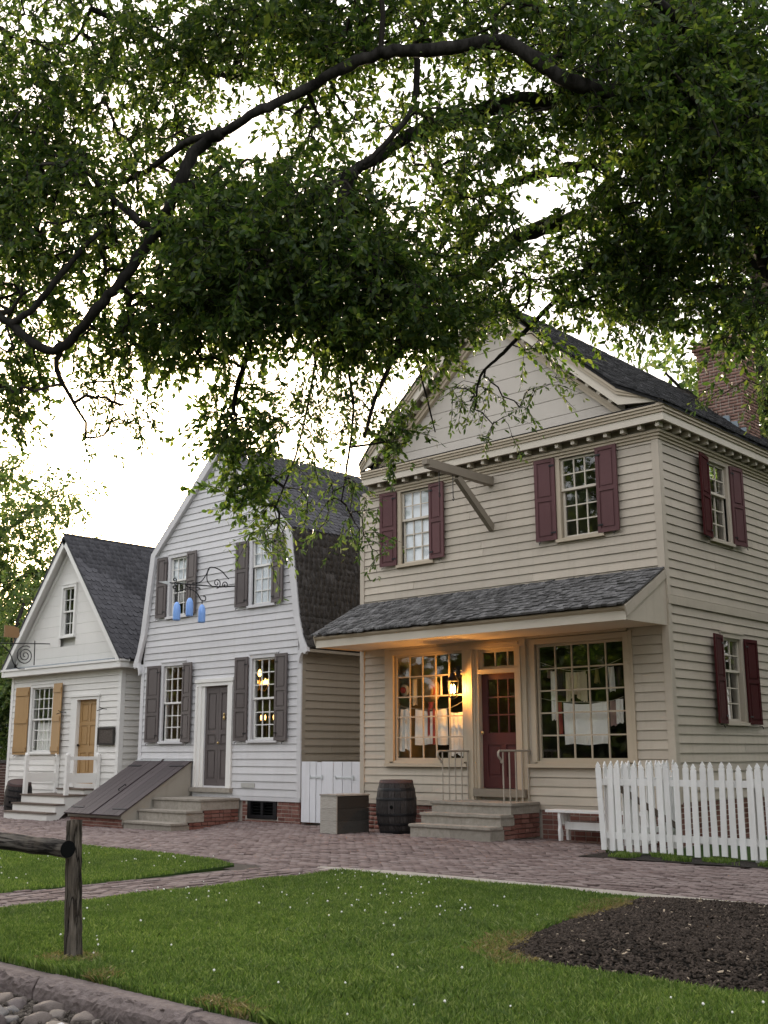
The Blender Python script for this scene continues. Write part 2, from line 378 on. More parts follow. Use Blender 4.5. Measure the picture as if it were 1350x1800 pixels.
def clap_mesh(mat):
    k = ('clap', mat.name)
    if k not in CACHE:
        v = [(-.5, -.030, .045), (.5, -.030, .045), (.5, 0, .045), (-.5, 0, .045), (-.5, -.010, 1), (.5, -.010, 1), (.5, 0, 1), (-.5, 0, 1)]
        CACHE[k] = mesh('clapboard', v, [(0, 1, 5, 4), (3, 2, 1, 0), (4, 5, 6, 7), (0, 4, 7, 3), (1, 2, 6, 5), (2, 3, 7, 6)], mat)
    return CACHE[k]
def clapboards(par, face, z0, z1, expo, ul, ur, openings, mat, name='clapboard', butt=.5, skip=None):
    """ul(z), ur(z): limits of the wall; openings: (u0,u1,z0,z1)"""
    n = max(1, round((z1-z0)/expo)); e = (z1-z0)/n
    po = org(par)
    for i in range(n):
        a, b = z0+i*e, z0+(i+1)*e
        over = [o for o in openings if o[2] < b-.012 and o[3] > a+.012]
        jobs = []; lo = None
        for s_, t_ in sorted((o[0], o[1]) for o in over): jobs.append((lo, s_, a, b)); lo = t_ if lo is None else max(lo, t_)
        jobs.append((lo, None, a, b))
        for o in over:
            for p, q in ((o[3], b), (a, o[2])):
                if q-p < .012 or p < a or q > b: continue
                lo = o[0]
                for s_, t_ in sorted((w[0], w[1]) for w in over if w is not o and w[2] < q-.01 and w[3] > p+.01 and w[0] < o[1] and w[1] > o[0]):
                    jobs.append((lo, s_, p, q)); lo = max(lo, t_)
                jobs.append((lo, o[1], p, q))
        for s, t, za, zb in jobs:
            for _ in (0,):
                A, B = (ul(za) if s is None else max(s, ul(za))), (ur(za) if t is None else min(t, ur(za)))
                A2, B2 = (ul(zb) if s is None else A), (ur(zb) if t is None else B)
                if B-A < .03: continue
                slant = abs(A-A2) > .004 or abs(B-B2) > .004
                pieces = [(A, B, A2, B2)]
                if not slant and B-A > 2.4 and random.random() < butt:
                    q = random.uniform(A+.8, B-.8); pieces = [(A, q-.003, A, q-.003), (q+.003, B, q+.003, B)]
                for A, B, A2, B2 in pieces:
                    if not slant:
                        c = face.p((A+B)/2, -random.uniform(0, .003), za)
                        o = bpy.data.objects.new(name, clap_mesh(mat)); COL.objects.link(o); o.parent = par
                        o.location = c-po; o.rotation_euler = (0, random.gauss(0, .0011) if B-A > .8 else 0, face.rot); o.scale = (B-A, 1, (zb-za)*1.0)
                    else:
                        A2 = min(A2, B2-.01) if A2 > B2 else A2
                        m = MB(); zl = za+.045*(zb-za); v = [(A, -.030, zl), (B, -.030, zl), (B, 0, zl), (A, 0, zl), (A2, -.010, zb), (B2, -.010, zb), (B2, 0, zb), (A2, 0, zb)]
                        m.add([face.m @ Vector(q) for q in v], [(0, 1, 5, 4), (3, 2, 1, 0), (4, 5, 6, 7), (0, 4, 7, 3), (1, 2, 6, 5), (2, 3, 7, 6)])
                        m.build(name, mat, par, face.p((A+B)/2, 0, za))
def wall_core(par, face, u0, u1, z0, z1, openings, mat, thick=.14, name='wall', off=.001):
    us = sorted({u0, u1} | {v for o in openings for v in o[:2]}); zs = sorted({z0, z1} | {v for o in openings for v in o[2:4]})
    m = MB()
    for a, b in zip(us, us[1:]):
        for c, d in zip(zs, zs[1:]):
            um, zm = (a+b)/2, (c+d)/2
            if u0 < um < u1 and z0 < zm < z1 and not any(o[0] < um < o[1] and o[2] < zm < o[3] for o in openings):
                m.box((a, off, c), (b, thick, d), face.m)
    return m.build(name, mat, par, face.p((u0+u1)/2, 0, z0))

def pane_mesh():
    if 'pane' not in CACHE:
        CACHE['pane'] = mesh('pane', [(x, y*.004, z) for x, y, z in CUBE_V], CUBE_F, M['glass'])
    return CACHE['pane']
def sash(par, x0, x1, z0, z1, d, cols, rows, mat, bar=.045, mun=.022, panes=True, name='sash'):
    """one glazed frame in the parent's local frame, front at depth d"""
    m = MB(); t = .035
    m.box((x0, d, z0), (x0+bar, d+t, z1)).box((x1-bar, d, z0), (x1, d+t, z1)).box((x0+bar, d, z0), (x1-bar, d+t, z0+bar)).box((x0+bar, d, z1-bar), (x1-bar, d+t, z1))
    s = m.build(name, mat, par)
    a, b, c, e = x0+bar, x1-bar, z0+bar, z1-bar
    w, h = (b-a)/cols, (e-c)/rows
    for i in range(1, cols): box('muntin', par, (a+i*w-mun/2, d+.004, c), (a+i*w+mun/2, d+t-.004, e), mat)
    for j in range(1, rows): box('muntin', par, (a, d+.006, c+j*h-mun/2), (b, d+t-.006, c+j*h+mun/2), mat)
    if panes:
        for i in range(cols):
            for j in range(rows):
                link('pane', pane_mesh(), par, (a+(i+.5)*w, d+.02, c+(j+.5)*h), (R(random.gauss(0, .5)), 0, R(random.gauss(0, .5))), (w-.004, 1, h-.004))
def window(par, face, u0, u1, z0, z1, cols, rt, rb, frame, sashm, casing=.085, sill=True, head=True, sky_sheet=None, name='window'):
    uc = (u0+u1)/2; w, h = u1-u0, z1-z0
    m = MB(); p, q = -.052, .10
    m.box((-w/2-casing, p, -.02), (-w/2, q, h+casing)).box((w/2, p, -.02), (w/2+casing, q, h+casing)).box((-w/2, p, h), (w/2, q, h+casing)).box((-w/2, p+.01, -.05), (w/2, q, 0))
    o = m.build(name, frame, par, face.p(uc, 0, z0), (0, 0, face.rot), world=False)
    if sill: box('sill', o, (-w/2-casing-.03, -.085, -.075), (w/2+casing+.03, -.002, -.021), frame)
    if head: box('drip_cap', o, (-w/2-casing-.015, -.07, h+casing+.001), (w/2+casing+.015, -.001, h+casing+.025), frame)
    if rt:
        hm = h*rb/(rt+rb)
        sash(o, -w/2, w/2, hm-.02, h, .005, cols, rt, sashm); sash(o, -w/2, w/2, 0, hm+.02, .045, cols, rb, sashm)
    else: sash(o, -w/2, w/2, 0, h, .02, cols, rb, sashm, .05, .026)
    if sky_sheet: box('sky_sheet', o, (-w/2, .082, h*sky_sheet[0]), (w/2, .09, h*sky_sheet[1]), M['sky_sheet'])  # pale sheet behind the sash stands in for sky reflected in the panes
    return o
def shutter(par, face, u0, u1, z0, z1, mat, panels=2, batten=False, open_deg=4, hinge='r', ratios=None):
    """hangs on the hinge side, standing a little off the wall"""
    w, h = u1-u0, z1-z0; s = -1 if hinge == 'r' else 1     # board extends from the hinge
    hu = u1 if hinge == 'r' else u0
    a = R(open_deg)*(-s)
    base = face.p(hu, -.055, z0)
    m = MB(); T = .032
    def b_(x0, x1, zz0, zz1, d0, d1): m.box((s*x0, d0, zz0), (s*x1, d1, zz1))
    if batten:
        n = 3
        for i in range(n): b_(w*i/n+.001, w*(i+1)/n-.001, 0, h, -T+.008, 0)
        o = m.build('shutter', mat, par, base, (0, 0, face.rot+a), world=False)
        for zz in (.04, .46, .87):
            box('batten', o, (s*.02, -T-.014, h*zz), (s*(w-.02), -T+.006, h*zz+.13), mat)
    else:
        st = .065
        b_(0, st, 0, h, -T, 0); b_(w-st, w, 0, h, -T, 0)
        rs = ratios or [1/panels]*panels; zs = [0]
        inner = h-st*(panels+1)
        z = 0; pans = []
        for r in rs:
            b_(st, w-st, z, z+st, -T, 0); pans.append((z+st, z+st+inner*r)); z += st+inner*r
        b_(st, w-st, z, h, -T, 0)
        o = m.build('shutter', mat, par, base, (0, 0, face.rot+a), world=False)
        for p0, p1 in pans:
            pm = MB(); pm.box((s*st, -T+.016, p0), (s*(w-st), -.008, p1)); i = .035
            pm.box((s*(st+i), -T+.004, p0+i), (s*(w-st-i), -T+.0165, p1-i)); pm.build('panel', mat, o)
    box('hinge', o, (s*.005, -T-.008, h*.08), (s*.11, -T-.001, h*.08+.03), M['iron']); box('hinge', o, (s*.005, -T-.008, h*.9), (s*.11, -T-.001, h*.9+.03), M['iron'])
    d = MB().tube([(s*w*.8, 0, -.02), (s*w*.8, -T-.03, -.03), (s*w*.8+.01, -T-.045, -.075)], .008, 5); d.build('shutter_dog', M['iron'], o)
    return o

SH_SQ = [(-.5, 0, 0), (.5, 0, 0), (.5, 0, 1), (-.5, 0, 1), (-.5, 1, 0), (.5, 1, 0), (.5, 1, .3), (-.5, 1, .3)]
SH_SQ_F = [(0, 1, 2, 3), (3, 2, 6, 7), (0, 3, 7, 4), (1, 5, 6, 2), (4, 7, 6, 5)]
SH_RD = [(-.5, .22, 0), (-.3, .05, 0), (0, 0, 0), (.3, .05, 0), (.5, .22, 0)]
SH_RD_V = SH_RD + [(x, y, 1) for x, y, z in SH_RD] + [(.5, 1, .3), (0, 1, .3), (-.5, 1, .3)]
SH_RD_F = [(0, 1, 6, 5), (1, 2, 7, 6), (2, 3, 8, 7), (3, 4, 9, 8), (5, 6, 11, 12), (6, 7, 8, 11), (8, 9, 10, 11)]
def shingle_mats(p0, along, up, normal, length, rise, width, expo, thick=.02, jit=1.0):
    """shingles over a roof plane from the eave point p0"""
    al, upv, nv = Vector(along).normalized(), Vector(up).normalized(), Vector(normal).normalized()
    tilt = thick*.75/(expo*2)
    upt = (upv - nv*tilt*0).normalized()
    out = []; rows = int(math.ceil(rise/expo))
    for r in range(rows):
        x = -random.uniform(0, width)
        while x < length:
            w = width*random.uniform(.72, 1.28); a, b = max(x, 0), min(x+w, length)
            if b-a > .02:
                s = r*expo+random.gauss(0, .006)*jit
                c = Vector(p0)+al*((a+b)/2)+upv*s+nv*(.004+random.uniform(0, .006)*jit)
                L = min(expo*1.9, rise-r*expo+.02)
                m = Matrix.Identity(4)
                rot = random.gauss(0, .012)*jit; A = (al+upv*rot).normalized(); U = (upt-al*rot+nv*random.uniform(-.006, .012)*jit).normalized(); N = A.cross(U)
                m.col[0][:3] = A*(b-a-.004); m.col[1][:3] = U*max(L, .05); m.col[2][:3] = N*thick*random.uniform(.8, 1.25); m.col[3][:3] = c
                out.append(m)
            x += w
    return out
BR_V, BR_F = CUBE_V, CUBE_F
def brick_mats(face, u0, u1, z0, z1, holes=(), L=.205, H=.066, joint=.016, proud=.007, depth=.05):
    out = []; pz = H+joint; n = max(1, round((z1-z0)/pz)); pz = (z1-z0)/n
    for r in range(n):
        u = u0-(L+joint)*(.5 if r % 2 else 0)
        k = 0
        while u < u1:
            l = L if (k+r) % 3 else L*.5-joint*.5
            a, b = max(u, u0), min(u+l, u1); zc = z0+(r+.5)*pz
            if b-a > .03 and not any(h[0] < (a+b)/2 < h[1] and h[2] < zc < h[3] for h in holes):
                m = face.m @ Matrix.Translation(((a+b)/2, depth/2-proud-random.uniform(0, .003), zc)) @ Matrix.Diagonal((b-a, depth, pz-joint, 1))
                out.append(m)
            u += l+joint; k += 1
    return out

# ground height of the pavement: a slight swale in front of the houses
def lerp_tab(x, tab):
    return float(np.interp(x, [a for a, b in tab], [b for a, b in tab]))
def gz(x, y):
    A = lerp_tab(x, [(-40, -.17), (-24, -.17), (-20, -.145), (-18, -.06), (-16, .0), (-12.5, .06), (-10.5, .02), (-9.3, 0)])
    B = lerp_tab(y, [(11, 0), (14.2, 1), (15.8, 1), (17, .1)])
    return A*B

# ------------------------------------------------------------------ the ground
def sheet(name, poly, z, mat):
    m = MB(); m.v = [(x, y, z) for x, y in poly]; m.f = [tuple(range(len(poly)))]
    o = m.build(name, mat); o['kind'] = 'structure'; return o
sheet('ground', [(-400, -400), (400, -400), (400, 500), (-400, 500)], -.30, M['ground'])
sheet('street', [(-60, -3.5), (40, -3.5), (40, 4.42), (-60, 4.42)], -.15, M['street'])
KERB_Y = 4.36
# lawns (bevelled turf slabs)
LOW = [(-10.35, 4.49), (4, 4.49), (4, 10.72), (-6.2, 10.68), (-9.5, 10.56), (-10.35, 10.45)]
UPP = [(-40, 4.49), (-11.72, 4.49), (-11.75, 8.2), (-12.2, 10.25), (-12.9, 10.5), (-15.1, 10.72), (-17, 10.6), (-40, 10.2)]
def slab(name, poly, z1, z0, mat):
    m = MB().prism(poly, z0, z1, 'z'); o = m.build(name, mat); o['kind'] = 'structure'; return o
slab('lawn', LOW, .0, -.28, M['lawn']); slab('lawn', UPP, .0, -.28, M['lawn'])
slab('yard', [(-9.05, 14.75), (12, 14.75), (12, 40), (-9.05, 40)], -.012, -.29, M['lawn'])
slab('gravel_strip', [(-10.5, 10.45), (6, 10.6), (6, 11.3), (-10.0, 11.2), (-11.3, 10.95), (-10.9, 10.6)], -.006, -.29, M['sand'])
MUL = [(-6.15, 10.62), (-5.96, 9.6), (-5.85, 8.75), (-5.6, 7.8), (-5.38, 7.15), (-4.95, 6.98), (-4.42, 6.93), (-3.5, 6.9), (-2.4, 7.1), (-1.2, 8.2), (-1.0, 10), (-2, 11.1)]
t0 = np.array([p for p in MUL]); cx_, cy_ = t0.mean(0)
mm = MB(); nr = 10
mm.v.append((cx_, cy_, .10))
for i in range(1, nr+1):
    for (x, y) in MUL:
        f = i/nr; px, py = cx_+(x-cx_)*f, cy_+(y-cy_)*f
        mm.v.append((px, py, (.095*(1-f**3)+.006)*(1 if i < nr else .2)+random.uniform(-.012, .012)*(i < nr)))
K = len(MUL)
for j in range(K): mm.f.append((0, 1+j, 1+(j+1) % K))
for i in range(nr-1):
    for j in range(K): mm.f.append((1+i*K+j, 1+(i+1)*K+j, 1+(i+1)*K+(j+1) % K, 1+i*K+(j+1) % K))
mulch = struct(mm.build('mulch_bed', M['soil'], smooth=True))
def in_poly(px, py, poly):
    px, py = np.asarray(px), np.asarray(py); ins = np.zeros(px.shape, bool); n = len(poly)
    for i in range(n):
        x1, y1 = poly[i]; x2, y2 = poly[(i+1) % n]
        c = ((y1 > py) != (y2 > py)) & (px < (x2-x1)*(py-y1)/(y2-y1+1e-12)+x1); ins ^= c
    return ins
def mulch_z(x, y):
    d = np.ones(len(x))
    # radial fraction towards the bed edge
    best = np.full(len(x), 9.)
    for i in range(len(MUL)):
        x1, y1 = MUL[i]; x2, y2 = MUL[(i+1) % len(MUL)]
        L2 = (x2-x1)**2+(y2-y1)**2; t = np.clip(((x-x1)*(x2-x1)+(y-y1)*(y2-y1))/L2, 0, 1)
        best = np.minimum(best, np.hypot(x-x1-t*(x2-x1), y-y1-t*(y2-y1)))
    return np.minimum(.12, .02+best*.16), best
def xyz_rot(n, flat=False):
    a = RNG.uniform(0, 2*np.pi, n); b = RNG.normal(0, .35 if flat else 1.5, n); c = RNG.normal(0, .35 if flat else 1.5, n)
    ca, sa, cb, sb, cc, s_c = np.cos(a), np.sin(a), np.cos(b), np.sin(b), np.cos(c), np.sin(c)
    m = np.zeros((n, 4, 4)); m[:, 3, 3] = 1
    m[:, 0, 0] = ca*cb; m[:, 0, 1] = ca*sb*s_c-sa*cc; m[:, 0, 2] = ca*sb*cc+sa*s_c
    m[:, 1, 0] = sa*cb; m[:, 1, 1] = sa*sb*s_c+ca*cc; m[:, 1, 2] = sa*sb*cc-ca*s_c
    m[:, 2, 0] = -sb; m[:, 2, 1] = cb*s_c; m[:, 2, 2] = cb*cc
    return m
def bits(name, n, mat, size, label=None):
    x = RNG.uniform(-6.3, -1, n); y = RNG.uniform(6.8, 11, n); z, dd = mulch_z(x, y); ins = in_poly(x, y, MUL); k = ins | (dd < np.abs(RNG.normal(0, .09, n))); x, y, z = x[k], y[k], np.where(ins, z, .012)[k]
    m = xyz_rot(len(x), True); s = RNG.uniform(.5, 1.4, (len(x), 1, 3))*np.array(size); m[:, :3, :3] *= s; m[:, 0, 3] = x; m[:, 1, 3] = y; m[:, 2, 3] = z+.004
    v, f = join_np(CUBE_V, CUBE_F, m); o = link(name, np_mesh(name, v, f, mat)); o['kind'] = 'stuff'; return o
tag(bits('mulch_crumbs', 30000, M['mulch_bit'], (.038, .014, .011)), 'dark shredded bark mulch heaped in the bed at right', 'mulch')
tag(bits('wood_chips', 420, M['chip'], (.045, .017, .006)), 'pale wood chips scattered over the dark mulch', 'wood chips')

# paving: bed and bricks
pv = MB(); xs = np.arange(-46, 6.1, 1.0); ys = np.arange(10.0, 18.6, .4)
for x in xs:
    for y in ys: pv.v.append((x, y, gz(x, y)-.022 if not (y < 10.5 and not -11.9 < x < -10.2) else gz(x, y)-.022))
ny = len(ys)
for i in range(len(xs)-1):
    for j in range(ny-1): pv.f.append((i*ny+j, (i+1)*ny+j, (i+1)*ny+j+1, i*ny+j+1))
pavement = struct(pv.build('pavement', M['joint']))
path = sheet('brick_path', [(-11.95, 4.49), (-10.2, 4.49), (-10.2, 10.0), (-11.95, 10.0)], -.021, M['joint'])
def paver(x, y, rot, L=.2, W=.098):
    z = gz(x, y)+random.gauss(0, .0055)
    m = Matrix.Translation((x, y, z-.035)) @ Matrix.Rotation(rot+random.gauss(0, .012), 4, 'Z') @ Matrix.Rotation(random.gauss(0, .012), 4, 'X') @ Matrix.Rotation(random.gauss(0, .01), 4, 'Y')
    return m @ Matrix.Diagonal((L-.013-random.uniform(0, .006), W-.013-random.uniform(0, .006), .06, 1))
PV_V = [(-.5, -.5, -.5), (.5, -.5, -.5), (.5, .5, -.5), (-.5, .5, -.5), (-.5, -.5, .42), (.5, -.5, .42), (.5, .5, .42), (-.5, .5, .42), (-.47, -.44, .5), (.47, -.44, .5), (.47, .44, .5), (-.47, .44, .5)]
PV_F = [(0, 1, 5, 4), (1, 2, 6, 5), (2, 3, 7, 6), (3, 0, 4, 7), (4, 5, 9, 8), (5, 6, 10, 9), (6, 7, 11, 10), (7, 4, 8, 11), (8, 9, 10, 11)]
pm_ = []
y = 4.62; c = 0
x = -11.72
while x < -10.36:
    y = 4.6+(.1 if c % 2 else 0)
    while y < 10.75:
        if x > -11.75+max(0, (y-8.2))*-.25: pm_.append(paver(x, y, math.pi/2))
        y += .2
    x += .1; c += 1
# the strip's bricks along the pavement edge and the pavement proper
far_ = []
y = 10.78; r = 0
while y < 17.3:
    x = -33+(.1 if r % 2 else 0)
    while x < -3.2:
        ok = y > (11.2 if x > -10 else 10.76 if x < -11.3 else 10.76+(x+11.3)*.34) and not (x > -9.0 and y > 14.72)
        if y > 16.85 and x > -18.2: ok = ok and y < 16.9
        if ok: far_.append(paver(x, y, 0))
        x += .2
    y += .1; r += 1
for x in np.arange(-12.6, -10.4, .2):
    for y in (10.58, 10.68):
        far_.append(paver(x, y+.01, 0))
scatter('paving_brick', path, PV_V, PV_F, M['pave'], pm_, 300)
scatter('paving_brick', pavement, PV_V, PV_F, M['pave'], far_, 300)

# kerb stones
def rough_block(x0, x1, y0, y1, z0, z1, nx=60, ny=10, nz=9, amp=.018, seed=0):
    import bmesh
    from mathutils import noise
    bm = bmesh.new()
    def face(fn, a, b):
        g = [[bm.verts.new(fn(i/a, j/b)) for j in range(b+1)] for i in range(a+1)]
        for i in range(a):
            for j in range(b): bm.faces.new((g[i][j], g[i+1][j], g[i+1][j+1], g[i][j+1]))
    L = lambda a, b, t: a+(b-a)*t
    face(lambda s, t: (L(x0, x1, s), L(y0, y1, t), z1), nx, ny); face(lambda s, t: (L(x0, x1, s), y0, L(z0, z1, t)), nx, nz)
    face(lambda s, t: (x0, L(y0, y1, s), L(z0, z1, t)), ny, nz); face(lambda s, t: (x1, L(y0, y1, s), L(z0, z1, t)), ny, nz); face(lambda s, t: (L(x0, x1, s), y1, L(z0, z1, t)), nx, nz)
    bmesh.ops.remove_doubles(bm, verts=bm.verts, dist=1e-4)
    for v in bm.verts:
        p = v.co; q = Vector((p.x*7+seed*9, p.y*9, p.z*11)); n = noise.noise_vector(q*1.1)*amp*.5+noise.noise_vector(q*3.6)*amp*.6+noise.noise_vector(q*9)*amp*.5
        front = max(0, 1-(p.y-y0)/(.45*(y1-y0))); top = max(0, 1-(z1-p.z)/.06)
        v.co += n*(.35+.9*front*top+.35*front); v.co.y += front*top*.035*(1+noise.noise(q*.7)); v.co.z -= front*top*.022*(1+noise.noise(q*1.3))
        ex = min(p.x-x0, x1-p.x)
        if ex < .05: v.co.y += (.05-ex)*.35*front
    bmesh.ops.recalc_face_normals(bm, faces=bm.faces)
    me = bpy.data.meshes.new('kerb_stone'); bm.to_mesh(me); bm.free(); me.materials.append(M['kerb']); return me
kerb = link('kerb', None); struct(kerb)
for i, (a, b) in enumerate([(-10.4, -8.95), (-8.93, -7.235), (-7.215, -5.6), (-5.58, -4.1), (-4.08, -2.3)]):
    link('kerb_stone', rough_block(a, b, 4.30, 4.495, -.24, .004-.008*(i % 2), seed=i), kerb)
# cobbles of the gutter
_gx = RNG.uniform(-8.4, -4.2, 5200); _gy = RNG.uniform(3.0, 4.33, 5200); _m = xyz_rot(5200); _m[:, :3, :3] *= RNG.uniform(.006, .024, (5200, 1, 1)); _m[:, 0, 3] = _gx; _m[:, 1, 3] = _gy; _m[:, 2, 3] = -.145+RNG.uniform(0, .012, 5200)
_v, _f = join_np(CUBE_V, CUBE_F, _m); _o = link('gutter_grit', np_mesh('gutter_grit', _v, _f, M['street'])); _o['kind'] = 'stuff'; tag(_o, 'loose grit between the gutter cobbles', 'grit')
import bmesh as _bm
from mathutils import noise as _noise
def cobble_mesh(seed, mat):
    bm = _bm.new(); _bm.ops.create_icosphere(bm, subdivisions=3, radius=1); planes = [(Vector((random.gauss(0, 1), random.gauss(0, 1), random.gauss(0, 1))).normalized(), random.uniform(.55, .85)) for _ in range(9)]
    for v in bm.verts:
        n = _noise.noise(v.co*.9+Vector((seed*7.3, 0, 0)))*.42+_noise.noise(v.co*2.0+Vector((0, seed*3.1, 0)))*.16+_noise.noise(v.co*5+Vector((0, 0, seed)))*.03
        v.co *= 1+n
        for pn, pd in planes:
            q = v.co.dot(pn)-pd
            if q > 0: v.co -= pn*q*.88
        v.co.z = math.copysign(abs(v.co.z)**.8, v.co.z)
    me = bpy.data.meshes.new('cobble'); bm.to_mesh(me); bm.free(); me.materials.append(mat); me.polygons.foreach_set('use_smooth', [True]*len(me.polygons)); return me
cms = [cobble_mesh(i, M['cobble']) for i in range(7)]; pale = cobble_mesh(11, M['cobble_pale'])
gut = link('gutter', None); struct(gut)
cnt = 0; placed = []
for k in range(2600):
    x = random.uniform(-8.4, -4.2); y = random.uniform(3.0, 4.26); r = random.choice([.045, .06, .075, .09, .11])*random.uniform(.85, 1.15)
    if any((x-a)**2+(y-b)**2 < ((r+s)*.93)**2 for a, b, s in placed): continue
    placed.append((x, y, r))
    if len(placed) > 240: break
for x, y, r in placed:
    me = pale if abs(x+6.05) < .06 and abs(y-3.86) < .08 else random.choice(cms)
    link('cobble', me, gut, (x, y, -.15+r*.12), (random.uniform(-.2, .2), random.uniform(-.2, .2), random.uniform(0, 6)), (r*1.18, r*.95, r*.62))
link('cobble', pale, gut, (-6.02, 3.83, -.11), (.1, .2, .4), (.12, .09, .075))
# ------------------------------------------------------------------ the beige shop
def const(v): return lambda z: v
def rake_strip(par, name, pts, w, y0, y1, mat):
    """a board of width w hanging below the polyline pts (x,z)"""
    m = MB()
    for (x0, z0), (x1, z1) in zip(pts, pts[1:]):
        d = Vector((x1-x0, z1-z0)).normalized(); n = Vector((d.y, -d.x))
        if n.y > 0: n = -n
        m.prism([(x0, z0), (x1, z1), (x1+n.x*w, z1+n.y*w), (x0+n.x*w, z0+n.y*w)], y0, y1)
    return m.build(name, mat, par, (pts[0][0], y0, pts[0][1]))
SX0, SX1, SY, SY1 = -16.03, -8.98, 16.8, 26.0
shop = thing('clapboard_shop', 'beige two-storey clapboard shop with maroon shutters and a lit shopfront under a pent roof', 'house', (-12.5, SY, 0))
FR = Face(0, SY, 0); FS = Face(SX1, 0, math.pi/2)
LWo, RWo, Do = (-15.13, -13.34, 1.34, 3.42), (-11.66, -9.82, 1.34, 3.41), (-12.97, -11.99, .84, 3.40)
ULo, URo = (-14.89, -14.13, 5.28, 6.79), (-10.97, -10.19, 5.30, 6.79)
S1o, S2o = (18.73, 19.42, 2.02, 3.50), (18.62, 19.33, 5.30, 6.75)
wall_core(shop, FR, SX0, SX1, .0, 6.95, [LWo, RWo, Do, ULo, URo], M['beige'])
wall_core(shop, FS, SY+.15, SY1, .0, 6.95, [S1o, S2o], M['beige'])
box('wall', shop, (SX0, SY+.15, 0), (SX0+.14, SY1, 6.95), M['beige']); box('wall', shop, (SX0+.15, SY1-.14, 0), (SX1-.15, SY1, 6.95), M['beige'])
# rooms
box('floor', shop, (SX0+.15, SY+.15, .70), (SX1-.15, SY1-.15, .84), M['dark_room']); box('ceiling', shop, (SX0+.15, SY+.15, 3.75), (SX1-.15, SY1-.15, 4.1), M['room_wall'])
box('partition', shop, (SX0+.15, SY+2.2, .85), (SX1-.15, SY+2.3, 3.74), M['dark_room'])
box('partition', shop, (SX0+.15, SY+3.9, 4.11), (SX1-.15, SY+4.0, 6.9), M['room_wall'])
lowo = [(-15.36, -9.74, 1.25, 3.60), (-13.24, -11.86, .5, 1.26)]
clapboards(shop, FR, .58, 3.57, .158, const(SX0+.085), const(SX1-.10), lowo, M['beige'])
def cas(o, s=.1): return (o[0]-s, o[1]+s, o[2]-.07, o[3]+s)
clapboards(shop, FR, 4.42, 6.88, .154, const(SX0+.085), const(SX1-.10), [cas(ULo), cas(URo)], M['beige'])
clapboards(shop, FS, .70, 3.92, .156, const(SY+.10), const(SY1), [cas(S1o)], M['beige'])
clapboards(shop, FS, 4.08, 6.88, .154, const(SY+.10), const(SY1), [cas(S2o)], M['beige'])
box('belt_board', shop, (SX1+.002, SY-.0, 3.93), (SX1+.045, SY1, 4.078), M['beige'])
for a, b in (((SX1-.099, SY-.04, .56), (SX1+.036, SY-.001, 3.56)), ((SX1-.099, SY-.04, 4.40), (SX1+.036, SY-.001, 6.87)), ((SX1+.001, SY, .66), (SX1+.036, SY+.099, 3.925)), ((SX1+.001, SY, 4.082), (SX1+.036, SY+.099, 6.87)),
             ((SX0-.03, SY-.04, .56), (SX0+.084, SY-.001, 3.56)), ((SX0-.03, SY-.04, 4.40), (SX0+.084, SY-.001, 6.87))):
    box('corner_board', shop, a, b, M['beige'])
box('sill_board', shop, (SX0, SY-.035, .50), (SX1, SY-.001, .578), M['beige'])
# brick footing
box('footing', shop, (SX0+.01, SY+.0, -.25), (SX1-.01, SY+.12, .50), M['mortar']); box('footing', shop, (SX1-.12, SY+.13, -.25), (SX1-.005, SY1, .695), M['mortar'])
bm_ = brick_mats(FR, SX0+.01, -13.45, .0, .50)+brick_mats(FR, -11.62, SX1, .0, .50)+brick_mats(Face(SX1-.004, 0, math.pi/2), SY, SY+4.2, .0, .69)
scatter('brick', shop, BR_V, BR_F, M['brick'], bm_, 300)
# shopfront
def shop_window(o, name):
    w = window(shop, FR, *o, 5, 0, 5, M['beige_trim'], M['beige_trim'], casing=.10, sill=False, head=False); return w
shop_window(LWo, 'window'); shop_window(RWo, 'window')
for a, b in (((-15.35, SY-.05, 3.525), (-13.245, SY-.001, 3.57)), ((-11.855, SY-.05, 3.525), (-9.745, SY-.001, 3.57)), ((-15.35, SY-.052, 1.29), (-15.232, SY-.001, 3.524)), ((-9.718, SY-.052, 1.29), (-9.65, SY-.001, 3.524))):
    box('shopfront_board', shop, a, b, M['beige_trim'])
box('shop_sill', shop, (-15.34, SY-.10, 1.225), (-13.245, SY-.002, 1.288), M['beige_trim']); box('shop_sill', shop, (-11.855, SY-.10, 1.225), (-9.66, SY-.002, 1.288), M['beige_trim'])
fr = MB()
for s, x in ((1, -13.24), (-1, -11.86)):
    for a, b, d in ((0, .10, .05), (.10, .155, .085), (.155, .20, .055), (.20, .268, .03)):
        x0, x1 = sorted((x+s*a, x+s*b)); fr.box((x0, SY-d, .62), (x1, SY+.10, 3.40))
fr.box((-13.24, SY-.06, 3.401), (-11.86, SY-.001, 3.57)).box((-13.10, SY-.095, 3.44), (-12.0, SY-.061, 3.50))
fr.build('door_frame', M['beige_trim'], shop, (-12.5, SY, .6))
box('transom_bar', shop, (-12.97, SY-.05, 2.94), (-11.99, SY+.10, 3.02), M['beige_trim'])
tr = link('transom_window', None, shop, (-12.48, SY, 3.02)); tr.empty_display_size = .1
sash(tr, -.49, .49, 0, .38, .05, 3, 1, M['beige_trim'], .06, .03)
box('threshold', shop, (-13.06, SY-.14, .70), (-11.9, SY+.13, .84), M['hoist'])
dm = MB(); x0, x1, z0, z1 = -.49, .49, 0, 2.09
dm.box((x0, .07, z0), (x0+.12, .11, z1)).box((x1-.12, .07, z0), (x1, .11, z1)).box((x0+.12, .07, z0), (x1-.12, .11, .2)).box((x0+.12, .07, .78), (x1-.12, .11, .98)).box((x0+.12, .07, 2.0), (x1-.12, .11, z1)).box((-.05, .07, .2), (.05, .11, .78))
